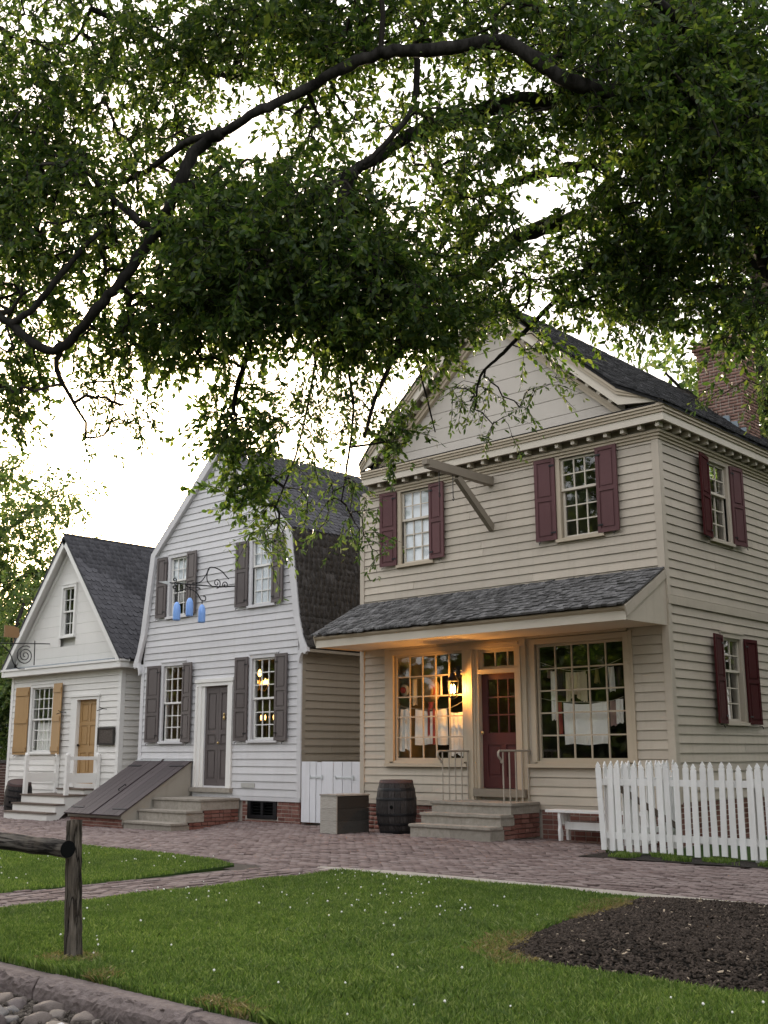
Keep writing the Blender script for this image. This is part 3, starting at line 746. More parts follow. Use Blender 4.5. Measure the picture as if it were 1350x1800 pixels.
door = dm.build('door', M['door_red'], shop, (-12.48, SY, .85), world=False)
for s in (-1, 1):
    p = MB().box((min(s*.05, s*.37), .088, .2), (max(s*.05, s*.37), .10, .78)); p.box((min(s*.1, s*.32), .076, .25), (max(s*.1, s*.32), .0885, .73)); p.build('panel', M['door_red'], door)
sash(door, -.37, .37, .98, 2.0, .075, 3, 3, M['door_red'], .02, .028, name='glazed_frame')
MB().lathe([(.006, 0), (.012, .02), (.03, .03), (.03, .05), (.01, .06)], 10).build('door_knob', M['brass'], door, (-.42, .02, 1.0), (R(90), 0, 0), world=False)
# upper windows and shutters
window(shop, FR, *ULo, 3, 2, 3, M['beige_trim'], M['cream_trim'], sky_sheet=(0, 1)); window(shop, FR, *URo, 3, 2, 3, M['beige_trim'], M['cream_trim'])
window(shop, FS, *S1o, 2, 2, 3, M['beige'], M['cream_trim']); window(shop, FS, *S2o, 2, 2, 3, M['beige'], M['cream_trim'])
shutter(shop, FR, -15.42, -14.99, 5.26, 6.82, M['maroon'], 2, hinge='r', open_deg=6); shutter(shop, FR, -14.10, -13.70, 5.28, 6.82, M['maroon'], 2, hinge='l', open_deg=4)
shutter(shop, FR, -11.49, -11.06, 5.28, 6.82, M['maroon'], 2, hinge='r', open_deg=5); shutter(shop, FR, -10.18, -9.74, 5.28, 6.84, M['maroon'], 2, hinge='l', open_deg=3)
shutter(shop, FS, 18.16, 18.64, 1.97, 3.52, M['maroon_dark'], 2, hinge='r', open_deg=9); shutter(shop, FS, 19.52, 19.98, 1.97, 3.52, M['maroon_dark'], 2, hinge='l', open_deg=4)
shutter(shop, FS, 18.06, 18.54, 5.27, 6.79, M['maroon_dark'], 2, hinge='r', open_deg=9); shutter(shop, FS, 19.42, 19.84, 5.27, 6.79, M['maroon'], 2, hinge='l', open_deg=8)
# pent roof
pr = MB(); sec = [(15.40, 3.755), (16.80, 4.50), (16.80, 4.42), (15.47, 3.70)]
pr.prism(sec, SX0-.0, SX1-.0, 'x'); pent = pr.build('pent_roof', M['hoist'], shop, (-12.5, 16.1, 4.1)); ORG[pent.name] = Vector((-12.5, 16.1, 4.1))
box('soffit', shop, (SX0+.03, 15.50, 3.572), (SX1-.03, SY-.002, 3.60), M['cream_trim'])
box('fascia', shop, (SX0, 15.455, 3.545), (SX1, 15.498, 3.688), M['cream_trim'])
cr = MB().prism([(15.455, 3.688), (15.41, 3.72), (15.395, 3.752), (15.47, 3.752), (15.47, 3.688)], SX0-.012, SX1+.012, 'x'); cr.build('crown_moulding', M['beige_trim'], shop, (-12.5, 15.4, 3.7))
for xx in (SX0, SX1):
    s = 1 if xx > -12 else -1
    q = MB().prism([(15.50, 3.546), (SY, 3.56), (SY, 4.46), (15.50, 3.735)], min(xx-.03*s, xx), max(xx-.03*s, xx), 'x'); q.build('pent_cheek', M['beige'], shop, (xx, 16, 3.6))
    q = MB().prism([(15.42, 3.70), (15.46, 3.60), (SY, 4.36), (SY, 4.51), (15.40, 3.765)], min(xx+.001*s, xx+.03*s), max(xx+.001*s, xx+.03*s), 'x'); q.build('barge_board', M['beige'], shop, (xx, 16, 3.8))
upv = Vector((0, 1.44, .765)).normalized(); nrm = Vector((0, -upv.z, upv.y))
scatter('shingle', shop, SH_SQ, SH_SQ_F, M['shingle_grey'], shingle_mats((SX0-.03, 15.35, 3.765), (1, 0, 0), upv, nrm, SX1-SX0+.06, 1.62, .135, .135, .034, 2.6), 300)
# main cornice: bed, modillions, corona, crown on front and right side (and left)
def cornice_run(z):
    for nm, o0, o1, za, zb, mat in (('bed_moulding', 0.001, .055, 6.79, 6.84, M['beige_trim']), ('bed_moulding', .001, .085, 6.841, 6.89, M['beige_trim']), ('bed_moulding', .001, .115, 6.891, 6.935, M['beige_trim']), ('modillion_band', .001, .075, 6.936, 7.05, M['hoist']), ('soffit', .001, .27, 7.051, 7.07, M['hoist']), ('fascia', .245, .285, 7.03, 7.165, M['cream_trim']), ('crown_moulding', .20, .31, 7.166, 7.215, M['beige_trim']), ('crown_moulding', .20, .335, 7.216, 7.265, M['beige_trim']), ('crown_moulding', .20, .36, 7.266, 7.32, M['beige_trim'])):  # soffit and modillion band browned: recess shade put into the colour
        if nm == 'fascia': m = MB().box((SX0+.25, SY-o1, za), (SX1+o1, SY-o0, zb)); m.box((SX1+o0, SY-o0, za), (SX1+o1, SY1, zb))
        else: m = MB().box((SX0+.25, SY-o1, za), (SX1+o1, SY-o0, zb)); m.box((SX1+o0, SY-o0, za), (SX1+o1, SY1, zb))
        m.build(nm, mat, shop, (-12.5, SY, za))
cornice_run(0)
x = SX1+.10-.342*19
while x < SX1+.22: box('modillion', shop, (x, SY-.225, 6.955), (x+.07, SY-.076, 7.05), M['cream_trim']); x += .342
y = SY+.06
while y < SY1: box('modillion', shop, (SX1+.076, y, 6.955), (SX1+.225, y+.07, 7.05), M['cream_trim']); y += .342
# roof and gable
PKX, PKZ, EZ, EH = -12.505, 10.44, 7.325, 3.89
RPL = [(3.26, 7.50), (2.98, 7.82), (0, 10.44)]
RP = [(3.89, 7.325), (2.98, 7.82), (0, 10.44)]           # half profile with a bell-cast foot
def prof(x, drop=0): return float(np.interp(abs(x-PKX), [0, 2.98, 3.89], [10.44, 7.82, 7.325]))-drop
def prof_x(z): return float(np.interp(z, [7.325, 7.82, 10.44], [3.89, 2.98, 0]))
rf = MB()
for s in (-1, 1):
    for (x0, z0), (x1, z1) in zip(RP if s > 0 else RPL, RP[1:]): rf.prism([(PKX+s*x1, z1), (PKX+s*x0, z0), (PKX+s*x0, z0-.055), (PKX+s*x1, z1-.07)], SY-.40, SY1+.4)
roof = rf.build('roof', M['shingle_dark'], shop, (PKX, SY, PKZ)); ORG[roof.name] = Vector((PKX, SY, PKZ))
sm = []
for (x0, z0), (x1, z1) in zip(RP, RP[1:]):
    upv = Vector((x1-x0, 0, z1-z0)); nrm = Vector((upv.z, 0, -upv.x))
    sm += shingle_mats((PKX+x0+.02, SY-.44, z0-.01), (0, 1, 0), upv, nrm, SY1-SY+.85, upv.length+.03, .15, .15, .026, 1.6)
v, f = join_np(SH_SQ, SH_SQ_F, sm); v = v-np.array(org(roof)); o = link('roof_shingles', np_mesh('roof_shingles', v, f, M['shingle_dark']), shop, roof.location+org(shop)); o['kind'] = 'stuff'
gp = [(PKX-EH+.05, EZ), (PKX, PKZ-.03), (PKX+EH-.05, EZ)]
MB().prism([(PKX-3.4, 7.0), (PKX+3.4, 7.0), (PKX+3.2, 7.6), (PKX+2.7, 7.9), (PKX, prof(PKX, .15)), (PKX-2.7, 7.9), (PKX-3.2, 7.6)], SY+.03, SY+.14).build('gable_wall', M['beige_gable'], shop, (PKX, SY, 7))
z = 7.30
while z < PKZ-.5:
    zb = min(z+.335, PKZ-.47)
    def lim(zz): return max(.02, prof_x(zz+.48))
    a, b = lim(z), lim(zb-.011)
    cuts = [-a, random.uniform(-a*.6, a*.6), a] if a > 1.5 and random.random() < .55 else [-a, a]
    for i in range(len(cuts)-1):
        l, r = cuts[i]+(.002 if i else 0), cuts[i+1]-(.002 if i < len(cuts)-2 else 0)
        l2, r2 = (-b if i == 0 else l), (b if i == len(cuts)-2 else r)
        MB().prism([(PKX+l, z), (PKX+r, z), (PKX+r2, zb-.011), (PKX+l2, zb-.011)], SY+.005, SY+.029).build('gable_board', M['beige_gable'], shop, (PKX, SY, z))
    z = zb+.0001
    if zb >= PKZ-.48: break
MB().prism([(SY-.36, 7.325), (SY+.0, 7.44), (SY+.0, 7.40), (SY-.36, 7.30)], SX0+.26, SX1+.2, 'x').build('cornice_flashing', M['shingle_grey'], shop, (PKX, SY, 7.3))
for s in (-1, 1):
    P0, P1 = (PKX+s*2.98, 7.82), (PKX, PKZ)
    def dr(nm, v0, v1, y0, y1, mat, full=True):      # a raking board between two vertical drops below the roof line
        q = MB()
        for (x0, z0), (x1, z1) in zip(RP if s > 0 else RPL, RP[1:]):
            if z0-v1 < 7.33 and x0 > 3: 
                if not full: continue
                q.prism([(PKX+s*x0, max(z0-v0, 7.335)), (PKX+s*x1, z1-v0), (PKX+s*x1, max(z1-v1, 7.33)), (PKX+s*x0, 7.33)], y0, y1)
            else: q.prism([(PKX+s*x0, z0-v0), (PKX+s*x1, z1-v0), (PKX+s*x1, z1-v1), (PKX+s*x0, z0-v1)], y0, y1)
        q.build(nm, mat, shop, (P0[0], y0, P0[1]))
    dr('rake_crown', .06, .12, SY-.385, SY-.27, M['beige_trim']); dr('rake_crown', .121, .18, SY-.36, SY-.27, M['beige_trim'])
    dr('rake_fascia', .181, .365, SY-.325, SY-.265, M['cream_trim']); dr('rake_soffit', .30, .32, SY-.264, SY+.03, M['hoist'], False)
    dr('rake_band', .321, .45, SY-.075, SY+.004, M['hoist'], False); dr('rake_bed', .451, .53, SY-.12, SY+.004, M['beige_trim'], False); dr('rake_bed', .531, .61, SY-.085, SY+.004, M['beige_trim'], False)  # rake soffit and band take the brown as painted recess shade
    n = 13; d = Vector((P1[0]-P0[0], 0, P1[1]-P0[1])).normalized(); ang = math.atan2(d.z, d.x)
    for i in range(n):
        f = (i+.9)/n; x = P0[0]+(P1[0]-P0[0])*f; z = P0[1]+(P1[1]-P0[1])*f
        link('modillion', cube(M['cream_trim']), shop, (x, SY-.145, z-.385), (0, -ang, 0), (.085, .139, .085))
# chimney
chm = MB().box((-11.74, 24.21, 8.3), (-10.63, 24.99, 11.35)).build('chimney', M['mortar'], shop, (-11.2, 24.6, 8.3)); ORG[chm.name] = Vector((-11.2, 24.6, 8.3))
cb = brick_mats(Face(0, 24.208, 0), -11.745, -10.625, 8.4, 11.0, L=.2, H=.062)+brick_mats(Face(-10.628, 0, math.pi/2), 24.205, 24.995, 8.4, 11.0, L=.2, H=.062)
for i, (e, z) in enumerate(((.04, 11.0), (.08, 11.075), (.08, 11.15), (.04, 11.225))):
    cb += brick_mats(Face(0, 24.208-e, 0), -11.745-e, -10.625+e, z, z+.075, depth=.09)+brick_mats(Face(-10.628+e, 0, math.pi/2), 24.205-e, 24.995+e, z, z+.075, depth=.09)
v, f = join_np(BR_V, BR_F, cb); v = v-np.array(org(chm)); o = link('chimney_bricks', np_mesh('chimney_bricks', v, f, M['chimney_brick']), chm); o.location = (0, 0, 0); o['kind'] = 'stuff'
MB().prism([(-11.15, prof(-11.15)-.05), (-10.60, prof(-10.60)-.05), (-10.60, prof(-10.60)+.17), (-10.78, prof(-10.60)+.19), (-10.80, prof(-10.80)+.20), (-10.98, prof(-10.80)+.21), (-11.0, prof(-11.0)+.2), (-11.15, prof(-11.0)+.21)], 24.16, 24.19).build('flashing', M['lead'], chm, (-11, 24.2, 9.0))
# hoist beam
hb = thing('hoist_beam', 'weathered brown hoist beam with diagonal brace projecting above the pent roof', 'hoist beam', (-12.56, SY, 6.6))
MB().box((-12.63, 14.85, 6.55), (-12.49, SY-.03, 6.71)).box((-12.62, 14.79, 6.60), (-12.50, 14.849, 6.70)).build('beam', M['hoist'], hb, (-12.56, 15.8, 6.6))
MB().beam((-12.56, SY-.02, 5.70), (-12.56, 15.72, 6.53), .10, .13).build('brace', M['hoist'], hb, (-12.56, 16.2, 6.1))
for y in (15.2, 15.6):
    MB().tube([(-12.56, y, 6.55), (-12.56, y, 6.14), (-12.56, y+.03, 6.09), (-12.56, y+.01, 6.06), (-12.56, y-.02, 6.085)], .009, 6).build('hook', M['iron'], hb, (-12.56, y, 6.3))

# ------------------------------------------------------------------ the gambrel house
MX0, MX1, MY, MY1 = -24.19, -18.19, 17.1, 25.5; MC = -21.19
mid = thing('gambrel_house', 'pale grey clapboard house with gambrel roof and grey-brown shutters, in the middle', 'house', (MC, MY, 0))
FM = Face(0, MY, 0); FMS = Face(MX1, 0, math.pi/2)
GP = [(3.27, 3.80), (3.14, 4.05), (3.02, 4.5), (2.70, 6.60), (0, 9.13)]
def gam(z, inset):
    zs = [p[1] for p in GP]; xs = [p[0] for p in GP]
    return max(.01, float(np.interp(z, zs, xs))-inset) if z > 3.8 else 9
LLo, LRo, mUL, mUR, mD = (-23.24, -22.44, 1.80, 3.65), (-19.83, -19.02, 1.80, 3.65), (-23.12, -22.40, 4.92, 6.42), (-19.92, -19.17, 4.92, 6.45), (-21.58, -20.61, .74, 3.08)
wall_core(mid, FM, MX0, MX1, .44, 3.9, [LLo, LRo, mD], M['grey_white'])
wall_core(mid, FM, MC-2.45, MC+2.45, 3.9, 6.6, [mUL, mUR], M['grey_white'])
g = MB()
for s in (-1, 1): g.prism([(MC+s*2.45, 3.9), (MC+s*3.0, 3.9), (MC+s*2.9, 4.5), (MC+s*2.58, 6.6), (MC+s*2.45, 6.6)], MY+.002, MY+.14)
g.prism([(MC-2.58, 6.6), (MC+2.58, 6.6), (MC, 9.02)], MY+.002, MY+.14); g.build('gable_wall', M['grey_white'], mid, (MC, MY, 6))
wall_core(mid, FMS, MY+.15, MY1, 0, 3.75, [], M['taupe'])
box('wall', mid, (MX0, MY+.15, 0), (MX0+.14, MY1, 3.75), M['taupe']); box('wall', mid, (MX0+.15, MY1-.14, 0), (MX1-.15, MY1, 3.75), M['taupe'])
MB().prism([(MC-2.9, 3.75), (MC-2.58, 6.6), (MC, 9.0), (MC+2.58, 6.6), (MC+2.9, 3.75)], MY1-.14, MY1).build('gable_wall', M['taupe'], mid, (MC, MY1, 5))
box('floor', mid, (MX0+.15, MY+.15, .6), (MX1-.15, MY1-.15, .73), M['dark_room']); box('ceiling', mid, (MX0+.15, MY+.15, 3.8), (MX1-.15, MY1-.15, 4.0), M['room_wall'])
box('partition', mid, (MX0+.15, MY+3.2, .74), (MX1-.15, MY+3.3, 3.79), M['room_wall']); box('partition', mid, (MX0+1.1, MY+3.2, 4.01), (MX1-1.1, MY+3.3, 7), M['room_wall'])
def mul_(z): return MC-min(3.0-.10, gam(z, .13)) if z > 3.8 else MX0+.11
def mur_(z): return MC+min(3.0-.10, gam(z, .13)) if z > 3.8 else MX1-.11
dfr = (-21.90, -20.49, .4, 3.25)
clapboards(mid, FM, .53, 8.80, .1655, mul_, mur_, [cas(LLo), cas(LRo), cas(mUL), cas(mUR), dfr, (-24.4, -21.95, .3, 1.30)], M['grey_white'], butt=.35)
clapboards(mid, FMS, .5, 3.78, .165, const(MY+.10), const(MY1), [], M['taupe'])
for a, b in (((MX1-.105, MY-.035, .5), (MX1+.03, MY-.001, 3.75)), ((MX0-.03, MY-.035, .5), (MX0+.105, MY-.001, 3.75))): box('corner_board', mid, a, b, M['grey_white'])
box('corner_board', mid, (MX1+.001, MY, .5), (MX1+.03, MY+.099, 3.75), M['taupe'])
box('sill_board', mid, (-20.48, MY-.04, .44), (MX1+.02, MY-.001, .529), M['grey_white'])
for (o, c, rt, rb, bl) in ((LLo, 3, 3, 3, None), (LRo, 3, 3, 3, None), (mUL, 3, 2, 3, (.55, 1)), (mUR, 3, 2, 3, (0, 1))):
    window(mid, FM, *o, c, rt, rb, M['grey_white'], M['white_trim'], sky_sheet=bl)
for u0, u1, z0, z1, h, n, dg in ((-23.87, -23.36, 1.76, 3.68, 'r', 3, 3), (-22.42, -22.02, 1.76, 3.69, 'l', 3, 5), (-20.38, -19.95, 1.77, 3.70, 'r', 3, 4), (-19.0, -18.57, 1.77, 3.71, 'l', 3, 3),
                          (-23.63, -23.24, 4.90, 6.46, 'r', 2, 3), (-22.40, -21.97, 4.90, 6.49, 'l', 2, 5), (-20.45, -20.03, 4.90, 6.48, 'r', 2, 4), (-19.17, -18.76, 4.90, 6.52, 'l', 2, 4)):
    shutter(mid, FM, u0, u1, z0, z1, M['grey_shutter'], n, hinge=h, open_deg=dg, ratios=[.36, .22, .42] if n == 3 else [.55, .45])
# door
fr = MB()
for s, x in ((1, -21.89), (-1, -20.50)):
    for a, b, d in ((0, .07, .07), (.07, .20, .045), (.20, .309 if s > 0 else .11, .02)):
        if s < 0 and a >= .11: continue
        x0, x1 = sorted((x+s*a, x+s*b)); fr.box((x0, MY-d, .66), (x1, MY+.12, 3.08))
fr.box((-21.89, MY-.05, 3.081), (-20.50, MY+.12, 3.17)).box((-21.92, MY-.075, 3.171), (-20.47, MY-.001, 3.25)); fr.build('door_frame', M['white_trim'], mid, (-21.1, MY, .7))
box('threshold', mid, (-21.95, MY-.12, .60), (-20.45, MY+.1, .70), M['stone']); box('door_riser', mid, (-21.92, MY-.05, .42), (-20.48, MY-.001, .598), M['grey_white'])
for s in (-1, 1):
    dm = MB(); a, b = (0.003, .482); st = .09; zs = [(0, .18), (.86, .97), (1.22, 1.32), (2.2, 2.35)]
    dm.box((s*a, .03, 0), (s*(a+st), .07, 2.35)).box((s*(b-st), .03, 0), (s*b, .07, 2.35))
    for z0, z1 in zs: dm.box((s*(a+st), .03, z0), (s*(b-st), .07, z1))
    d = dm.build('door_leaf', M['grey_shutter'], mid, (-21.095, MY, .71), world=False)
    for (_, z0), (z1, _) in zip(zs, zs[1:]):
        p = MB().box((s*(a+st), .05, z0), (s*(b-st), .062, z1)); p.box((s*(a+st+.04), .036, z0+.04), (s*(b-st-.04), .0505, z1-.04)); p.build('panel', M['grey_shutter'], d)
    if s > 0:
        MB().lathe([(.008, 0), (.03, .01), (.035, .05), (.02, .10), (.03, .14), (.01, .17)], 10).build('knocker', M['brass'], d, (.24, .0, 1.55), world=False)
        MB().lathe([(.008, 0), (.012, .03), (.03, .04), (.03, .06), (.008, .07)], 10).build('door_knob', M['brass'], d, (.06, .03, 1.02), (R(90), 0, 0), world=False)
# footing with vent
box('footing', mid, (-20.1, MY+.0, -.25), (-19.915, MY+.12, .438), M['mortar']); box('footing', mid, (-18.925, MY, -.25), (MX1-.005, MY+.12, .438), M['mortar']); box('footing', mid, (-19.914, MY, -.25), (-18.926, MY+.12, .045), M['mortar'])
box('footing', mid, (MX1-.12, MY+.121, -.25), (MX1-.006, MY1, .49), M['mortar']); box('footing', mid, (MX0, MY+.0, -.28), (-20.101, MY+.12, .52), M['mortar'])
scatter('brick', mid, BR_V, BR_F, M['brick'], brick_mats(FM, -20.1, MX1, -.06, .438, [(-19.95, -18.9, .02, .6)])+brick_mats(Face(MX1-.004, 0, math.pi/2), MY, MY+2.5, -.06, .49), 300)
vn = MB(); vn.box((-19.91, MY-.03, .05), (-19.80, MY+.05, .438)).box((-19.04, MY-.03, .05), (-18.93, MY+.05, .438)).box((-19.80, MY-.03, .05), (-19.04, MY+.05, .13)).box((-19.46, MY-.025, .13), (-19.38, MY+.05, .438)).box((-19.80, MY-.03, .41), (-19.04, MY+.05, .438)); vent = vn.build('cellar_vent', M['iron'], mid, (-19.4, MY, .05)); ORG[vent.name] = Vector((-19.4, MY, .05))
for i in range(4):
    for a, b in ((-19.79, -19.47), (-19.37, -19.05)):
        o = box('louvre', vent, (a, MY-.005, .16+i*.065), (b, MY+.05, .172+i*.065), M['log_end'], (R(-28), 0, 0))
box('vent_back', vent, (-19.9, MY+.07, .05), (-18.94, MY+.08, .43), M['log_end'])
# roof
OY = MY-.10
pts = [(MC+s*x, z) for s, x, z in [(1, a, b) for a, b in GP]]
rm = MB()
for s in (-1, 1):
    for (x0, z0), (x1, z1) in zip(GP, GP[1:]):
        d = Vector((x1-x0, z1-z0)).normalized(); n = Vector((d.y, -d.x)); n = n if n.x > 0 else -n
        rm.prism([(MC+s*x0, z0), (MC+s*x1, z1), (MC+s*(x1-n.x*.09), z1-n.y*.09), (MC+s*(x0-n.x*.09), z0-n.y*.09)], OY+.02, MY1+.1)
mroof = rm.build('roof', M['mossy'], mid, (MC, MY, 7)); ORG[mroof.name] = Vector((MC, MY, 7))
allm = []
segs = list(zip(GP, GP[1:]))
for i, ((x0, z0), (x1, z1)) in enumerate(segs):
    up = Vector((x1-x0, 0, z1-z0)); nv = Vector((up.z, 0, -up.x))
    ln = up.length
    if i == 3: allm += shingle_mats((MC+x0+.05, OY-.02, z0-.02), (0, 1, 0), up, nv, MY1-OY, ln+.02, .15, .155, .024, 1.0)
    else: allm += shingle_mats((MC+x0, OY-.0, z0), (0, 1, 0), up, nv, MY1-OY, ln+.05, .15, .16, .02, 1.4)
    if i == 3: upper_m = allm[-1:]
cut = len(allm)
lowm = [m for m in allm if m[2][3] < 6.55]; uppm = [m for m in allm if m[2][3] >= 6.55]
scatter('shingle', mid, SH_RD_V, SH_RD_F, M['shingle_slate'], uppm, 300)
v, f = join_np(SH_RD_V, SH_RD_F, lowm); o = link('mossy_shingles', np_mesh('mossy_shingles', v-np.array(org(mid)), f, M['mossy']), mid); o.location = (0, 0, 0); o['kind'] = 'stuff'
# left upper slope too
upl = Vector((2.70, 0, 2.53)); lm = shingle_mats((MC-2.75, MY1, 6.58), (0, -1, 0), upl, Vector((-upl.z, 0, upl.x)), MY1-OY, upl.length, .15, .155, .024)
v, f = join_np(SH_RD_V, SH_RD_F, lm); o = link('slope_shingles', np_mesh('slope_shingles', v-np.array(org(mid)), f, M['shingle_slate']), mid); o.location = (0, 0, 0); o['kind'] = 'stuff'
for s in (-1, 1):
    rb = MB(); q = [(MC+s*x, z) for x, z in GP]
    w = .19
    inner = [(MC+s*(3.27-.20), 3.80), (MC+s*(3.14-.17), 4.10), (MC+s*(3.02-.19), 4.5), (MC+s*(2.70-.175), 6.53), (MC, 9.13-.25)]
    for i in range(4): rb.prism([q[i], q[i+1], inner[i+1], inner[i]], OY-.02, OY+.02+.05)
    # scroll foot
    sc_ = [(3.27, 3.80), (3.07, 3.80), (2.99, 3.62), (2.985, 3.50), (3.03, 3.46), (3.05, 3.56), (3.09, 3.66), (3.16, 3.685), (3.215, 3.64), (3.235, 3.69), (3.29, 3.70)]
    rb.prism([(MC+s*x, z) for x, z in sc_], OY-.02, OY+.07)
    rb.build('rake_board', M['grey_white'], mid, (MC, OY, 6))
box('eave_soffit', mid, (MX1+.03, MY, 3.70), (MX1+.26, MY1, 3.76), M['taupe'])
tag(box('wall_plaque', None, (-20.13, MY-.045, .725), (-19.67, MY-.027, .825), M['sign_print']), 'small pale plaque low on the grey clapboards right of the steps', 'plaque')
# chandelier inside the right lower window
CHP = at_y(456, 1205, MY+1.3)
ch = thing('chandelier', 'glowing yellow chandelier seen through the lower right window of the gambrel house', 'chandelier', tuple(CHP))
cx0, cy0, cz0 = CHP
cm = MB().tube([(cx0, cy0, 3.78), (cx0, cy0, cz0-.1)], .015, 6)
for i in range(6):
    a = i*math.pi/3; cm.tube([(cx0, cy0, cz0-.08), (cx0+.14*math.cos(a), cy0+.14*math.sin(a), cz0-.14), (cx0+.22*math.cos(a), cy0+.22*math.sin(a), cz0)], .011, 5)
cm.build('arms', M['brass'], ch, CHP)
for i in range(6):
    a = i*math.pi/3; MB().lathe([(.012, 0), (.04, .04), (.035, .10), (.004, .16)], 8).build('bulb', M['bulb'], ch, (cx0+.22*math.cos(a), cy0+.22*math.sin(a), cz0+.01), world=False)
MB().lathe([(.02, 0), (.05, .05), (.04, .12), (.004, .2)], 8).build('bulb', M['bulb'], ch, (cx0, cy0, cz0+.22), world=False)
SCP = at_y(470, 1262, MY+1.6); sn = thing('candle_stand', 'row of small lit candles low in the lower right window of the gambrel house', 'candles', tuple(SCP))
MB().box((SCP.x-.3, SCP.y-.04, SCP.z-.08), (SCP.x+.3, SCP.y+.04, SCP.z-.05)).box((SCP.x-.02, SCP.y-.02, .74), (SCP.x+.02, SCP.y+.02, SCP.z-.081)).build('stand', M['brass'], sn, SCP)
for i in range(4): MB().lathe([(.01, -.05), (.02, 0), (.018, .05), (.003, .08)], 8).build('candle', M['bulb'], sn, (SCP.x-.24+.16*i, SCP.y, SCP.z), world=False)

# ------------------------------------------------------------------ the white cottage
CX0, CX1, CY, CY1 = -30.9, -25.27, 17.2, 25.0; CC = -28.06
cot = thing('white_cottage', 'small white gabled cottage with ochre shutters and ochre door at left', 'house', (CC, CY, -.17))
FC = Face(0, CY, 0); FCS = Face(CX1, 0, math.pi/2)
cW, cG, cD = (-29.71, -28.58, 1.55, 3.37), (-28.36, -27.76, 4.80, 6.18), (-27.30, -26.34, .70, 2.95)
wall_core(cot, FC, CX0, CX1, -.2, 3.9, [cW, cD], M['white'])
wall_core(cot, FCS, CY+.15, CY1, -.2, 3.8, [], M['white'])
box('wall', cot, (CX0, CY+.15, -.2), (CX0+.14, CY1, 3.8), M['white']); box('wall', cot, (CX0+.15, CY1-.14, -.2), (CX1-.15, CY1, 3.8), M['white'])
box('floor', cot, (CX0+.15, CY+.15, .5), (CX1-.15, CY1-.15, .68), M['dark_room']); box('ceiling', cot, (CX0+.15, CY+.15, 3.7), (CX1-.15, CY1-.15, 3.9), M['room_wall']); box('partition', cot, (CX0+.15, CY+2.6, .69), (CX1-.15, CY+2.7, 3.69), M['dark_room'])
clapboards(cot, FC, .16, 3.72, .172, const(CX0+.10), const(CX1-.10), [cas(cW), (-27.62, -26.22, .1, 3.09)], M['white'], butt=.3)
clapboards(cot, FCS, .16, 3.72, .172, const(CY+.10), const(CY1), [], M['white'], butt=.3)
for a, b in (((CX1-.10, CY-.04, -.1), (CX1+.034, CY-.001, 3.72)), ((CX0-.034, CY-.04, -.1), (CX0+.10, CY-.001, 3.72)), ((CX1+.001, CY, -.1), (CX1+.034, CY+.099, 3.72))): box('corner_board', cot, a, b, M['white_trim'])
window(cot, FC, *cW, 4, 3, 3, M['white_trim'], M['white_trim'])
MB().add([(-29.66+.04*i, CY+.17+.02*math.sin(i*1.4), 1.57+.80*j) for i in range(27) for j in range(2)], [(2*i, 2*i+2, 2*i+3, 2*i+1) for i in range(26)]).build('curtain', M['linen'], cot, (-29, CY+.17, 1.5))
shutter(cot, FC, -30.50, -29.83, 1.47, 3.41, M['ochre'], batten=True, hinge='r', open_deg=4); shutter(cot, FC, -28.50, -27.97, 1.48, 3.45, M['ochre'], batten=True, hinge='l', open_deg=7)
fr = MB().box((-27.61, CY-.05, .6), (-27.301, CY+.1, 2.95)).box((-26.339, CY-.05, .6), (-26.23, CY+.1, 2.95)).box((-27.61, CY-.05, 2.951), (-26.23, CY+.1, 3.03)).box((-27.65, CY-.08, 3.031), (-26.19, CY-.001, 3.09)); fr.build('door_frame', M['white_trim'], cot, (-27, CY, .6))
dm = MB(); zs = [(0, .2), (.82, 1.0), (1.55, 1.65), (2.13, 2.25)]
for a, b in ((-.48, -.37), (-.05, .05), (.37, .48)): dm.box((a, .06, 0), (b, .10, 2.25))
for z0, z1 in zs:
    for a, b in ((-.37, -.05), (.05, .37)): dm.box((a, .06, z0), (b, .10, z1))
cdoor = dm.build('door', M['ochre'], cot, (-26.82, CY, .70), world=False)
for (_, z0), (z1, _) in zip(zs, zs[1:]):
    for a, b in ((-.37, -.05), (.05, .37)):
        p = MB().box((a, .078, z0), (b, .09, z1)); p.box((a+.045, .066, z0+.045), (b-.045, .0785, z1-.045)); p.build('panel', M['ochre'], cdoor)
MB().lathe([(.008, 0), (.012, .03), (.035, .04), (.03, .07), (.008, .08)], 10).build('door_knob', M['iron'], cdoor, (-.42, .06, 1.02), (R(90), 0, 0), world=False)
# gable
CEH, CEZ, CPZ = 3.10, 3.96, 7.70
cs = (CPZ-CEZ)/CEH
MB().prism([(CC-2.85, 3.88), (CC+2.85, 3.88), (CC, CPZ-.28)], CY+.125, CY+.2).build('gable_wall', M['white'], cot, (CC, CY, 4))
z = 3.90
while z < CPZ-.36:
    zb = min(z+.30, CPZ-.34); a, b = (CPZ-.3-z)/cs, (CPZ-.3-zb+.004)/cs
    ivs = [(-a, a, -b, b)]
    if zb > 4.74 and z < 6.27: ivs = [(-a, cG[0]-.08-CC, -b, cG[0]-.08-CC), (cG[1]+.08-CC, a, cG[1]+.08-CC, b)]
    for l, r, l2, r2 in ivs:
        if r > l and r2 > l2: MB().prism([(CC+l, z), (CC+r, z), (CC+r2, zb-.004), (CC+l2, zb-.004)], CY+.006, CY+.029).build('gable_board', M['white'], cot, (CC, CY, z))
    z = zb
    if zb >= CPZ-.35: break
gw = window(cot, FC, *cG, 2, 2, 2, M['white_trim'], M['white_trim'], casing=.08, sill=True)
box('dark_backing', gw, (-.3, .095, 0), (.3, .12, 1.38), M['log_end'])
